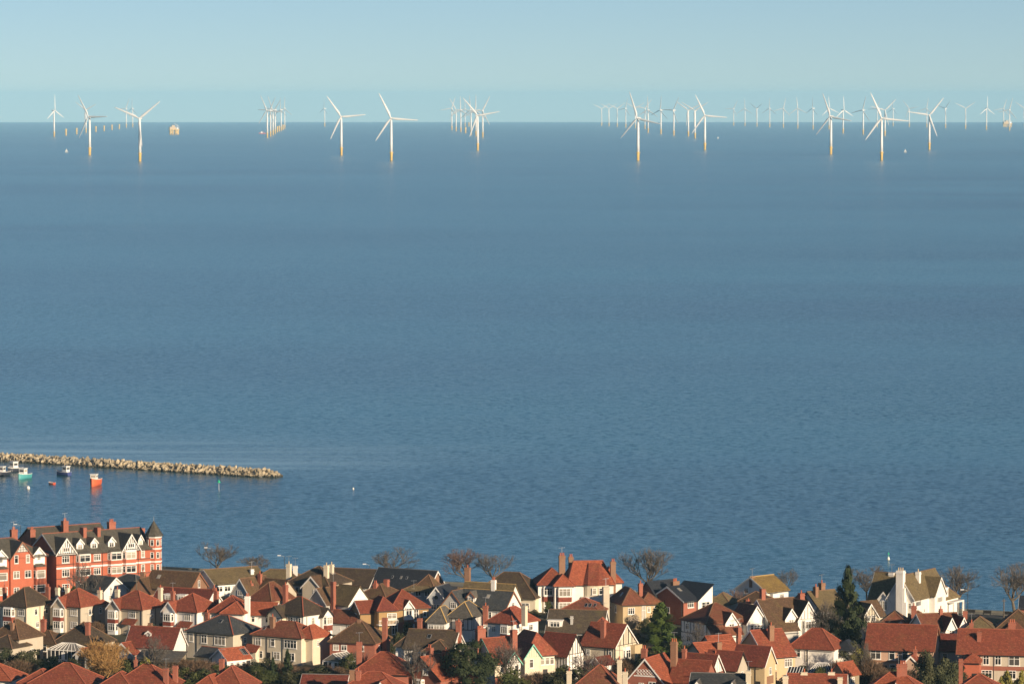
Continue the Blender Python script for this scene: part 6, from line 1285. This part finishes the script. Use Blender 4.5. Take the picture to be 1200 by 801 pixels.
HEDGE = [(8,788,757,32,'ivy','dark hedge at the left edge below the brown house'), (36,790,759,36,'ivy','dark hedge second from the left edge'), (60,796,766,28,'leaf','green hedge left of the white conservatory'), (142,796,770,26,'leaf','olive hedge right of the golden willow'),
         (212,790,764,36,'brownleaf','brown winter shrub below the grey lean-to'), (236,796,764,36,'brownleaf','brown winter shrub before the white outbuilding'), (226,812,778,32,'leaf','green shrub below the brown winter shrubs'), (262,802,776,30,'leaf','green shrub left of the bottom red hip'), (288,798,768,26,'brownleaf','brown shrub right of the white outbuilding'),
         (308,804,768,24,'ivy','dark shrub left of the garden conifers'), (360,806,772,30,'brownleaf','brown shrub right of the garden conifers'), (384,806,770,26,'brownleaf','brown shrub below the white greenhouse'), (410,790,762,22,'leaf','green shrub right of the white greenhouse'), (428,768,748,14,'leaf','dark green bush before the brown pyramid house'),
         (36,738,716,18,'brownleaf','brown shrub before the leftmost villa'), (66,738,722,22,'ivy','dark bush left of the red hipped villa\'s bay'), (112,742,722,22,'brownleaf','brown bush between the two red hipped villas'), (410,702,682,24,'brownleaf','reddish brown shrub below the white gable by the promenade'), (424,712,696,12,'leaf','small green shrub left of the ochre house'),
         (478,746,726,16,'ivy','dark shrub under the ochre house balcony'), (466,760,738,16,'ivy','dark hedge right of the brick pyramid house'), (612,815,786,36,'brownleaf','brown shrub below the green edged gable'), (640,812,780,40,'brownleaf','brown thicket below the timbered gable'), (664,806,776,30,'leaf','green thicket before the black and white gable'), (600,822,780,40,'leaf','dark green shrub right of the dark pine'),
         (760,792,760,24,'ivy','dark shrub below the bright green conifer'), (745,772,738,22,'ivy','dark shrub left of the bright green conifer'), (792,772,742,20,'leaf','green shrub right of the bright green conifer'), (775,790,772,14,'leaf','small green bush beside the lattice gable'), (1008,792,756,22,'yellowleaf','olive shrub left of the left terrace'), (1034,806,772,20,'brownleaf','brown shrub below the left terrace windows'),
         (1052,742,718,30,'brownleaf','bare brown shrub before the white mansion\'s tall gable'), (1008,735,704,22,'ivy','dark shrub at the foot of the cream timbered house'), (860,738,712,14,'ivy','dark bush below the olive bungalow'), (845,790,760,14,'ivy','dark bush between the orange roofs'), (1136,800,776,14,'leaf','green bush beside the red porch'), (960,806,778,18,'leaf','green bush behind the cream chimneys'), (655,740,716,14,'ivy','dark shrub right of the white house with buff chimney'), (706,752,730,14,'ivy','dark bush left of the yellow house'), (180,748,728,16,'ivy','dark bush right of the red porch villa'), (242,742,724,12,'ivy','dark bush right of the white villa')]
HEDGE += [(22,796,764,36,'brownleaf','bare brown hedge in the gap above the bottom left roof'), (50,806,778,26,'brownleaf','bare brown bush left of the wide bottom left hip'), (84,786,770,18,'ivy','dark bush under the white conservatory'), (148,786,764,24,'brownleaf','bare brown bush behind the golden willow'), (190,800,772,30,'brownleaf','bare brown bush above the slim red chimneys'), (250,812,780,34,'ivy','dark shrub left of the bottom red hip behind green shrubs'),
          (275,790,774,24,'brownleaf','bare brown bush below the white outbuilding'), (330,800,766,34,'brownleaf','bare twiggy bush against the wide cream house'), (346,812,784,30,'ivy','dark shrub at the foot of the pointed conifer'), (372,812,776,34,'ivy','dark thicket left of the low dark red roof'), (398,800,774,22,'brownleaf','twiggy bush beside the white greenhouse'), (455,768,752,16,'ivy','dark bush right of the brick pyramid house'), (520,748,732,18,'ivy','dark bush below the grey slate hips'),
          (572,752,734,22,'ivy','dark bush between grey slate hips and green trimmed gables'), (630,815,776,34,'brownleaf','bare twiggy thicket before the tall red swept roof'), (655,818,784,34,'ivy','dark thicket left of the mottled bottom roof'), (686,800,776,22,'leaf','green bush beside the tiny white outbuilding'), (735,790,762,24,'brownleaf','bare bush right of the yellow walled timbered house'), (758,778,748,26,'brownleaf','bare brown bush at the left foot of the bright conifer'), (800,778,752,22,'ivy','dark bush below the timbered rust-roofed house'),
          (880,752,736,16,'ivy','dark bush before the white gabled rust-roofed house'), (955,760,730,28,'brownleaf','bare thicket behind the white red-hipped house'), (980,800,764,30,'brownleaf','bare brown thicket above the stone garage'), (1018,800,758,26,'brownleaf','bare bush at the left end of the left terrace'), (1046,804,780,26,'ivy','dark bush below the left terrace'), (1064,806,776,26,'brownleaf','bare bush left of the evergreen oak'), (1120,806,776,24,'ivy','dark bush between the two terraces'), (1150,806,786,20,'leaf','green bush under the right terrace window'),
          (1030,748,718,24,'brownleaf','bare brown bush left of the rust hipped house'), (1000,760,716,26,'ivy','dark ivy right of the tall conifer'), (345,720,704,14,'ivy','dark bush behind the black-brown hipped house'), (440,716,702,16,'ivy','dark bush left of the ochre house gable'), (520,722,706,20,'ivy','dark bush under the round-windowed gable'), (625,728,712,14,'ivy','dark bush left of the red-roofed mansion bays'), (756,740,722,16,'ivy','dark bush below the yellow house'), (276,716,702,18,'ivy','dark bush left of the tall white chimney'), (330,726,712,12,'ivy','dark bush right of the rust pyramid house')]
for i, (px, b, t_, w, m_, lb) in enumerate(HEDGE): foliage(lb, px, b, t_, w*(1.35 if b > 780 else 1.1), 'twigs' if m_ in ('brownleaf', 'twig') else 'bush', 'twigbrown' if m_ == 'brownleaf' else m_, i, n=4200 if m_ == 'brownleaf' else 3800, size=.05 if m_ == 'brownleaf' else .032)

# ------------------------------------------------------------------ street lamps, poles, benches
def lamp(label, px, py_top, h=7.8, arm=-1.1, head=True):
    P = at(px, py_top, GZ+h); r = empty('street_lamp' if head else 'pole', (P.x, P.y, GZ))
    if head:
        MB().tube((-arm, 0, -.1), (-arm, 0, h-.25), .075, .05, 8).build('post', M['darkmetal'], r); a = MB().tube((-arm, 0, h-.25), (-arm*.2, 0, h+.02), .05, .05, 6); a.build('arm', M['metal'], r)
        MB().box(-.45, .3, -.15, .15, h-.06, h+.1).build('lamp_head', M['lamp'], r)
    else:
        MB().tube((0, 0, -.1), (0, 0, h), .14, .10, 8).build('post', M['bark'], r); MB().box(-.45, .45, -.05, .05, h-.5, h-.38).build('crossbar', M['bark'], r)
    tag(r, label, 'street lamp' if head else 'pole')
for px, py, lb, hh in [(18.5,614,'white street lamp head behind the left hotel chimneys',10), (241.5,641.3,'street lamp left of the promenade tree',7.5), (327.5,650.5,'street lamp above the long olive-brown bungalow',7.5), (427.5,660.5,'street lamp above the mossy roof with white gable',7.8), (538.5,668.3,'street lamp left of the round brown chimney',7.8), (1128,690.5,'tall street lamp right of the white mansion',7.8)]: lamp(lb, px, py, hh)
lamp('weathered timber pole between the two right-hand bare trees', 1176.5, 701, 6.5, head=False)
lamp('white pole before the dark thicket left of the tall conifer', 967, 718, 6, head=False)
lamp('slim pole above the slate cottages', 160, 678, 6.5, head=False)
def bench(label, px, py):
    P = at(px, py, GZ+.12); r = empty('bench', P, -.4)
    MB().box(-.9, .9, -.25, .25, .42, .48).build('seat', M['black'], r); MB().box(-.9, .9, .22, .28, .5, 1.0).build('backrest', M['black'], r)
    for x in (-.75, .75): MB().box(x-.05, x+.05, -.25, .25, 0, .42).build('leg', M['black'], r)
    tag(r, label, 'bench', 'benches on the promenade')
bench('dark bench on the promenade nearest the tall street lamp', 1137.5, 719.5); bench('dark bench on the promenade left of the timber pole', 1156.5, 720.5); bench('dark bench on the promenade right of the timber pole', 1180, 721.5)
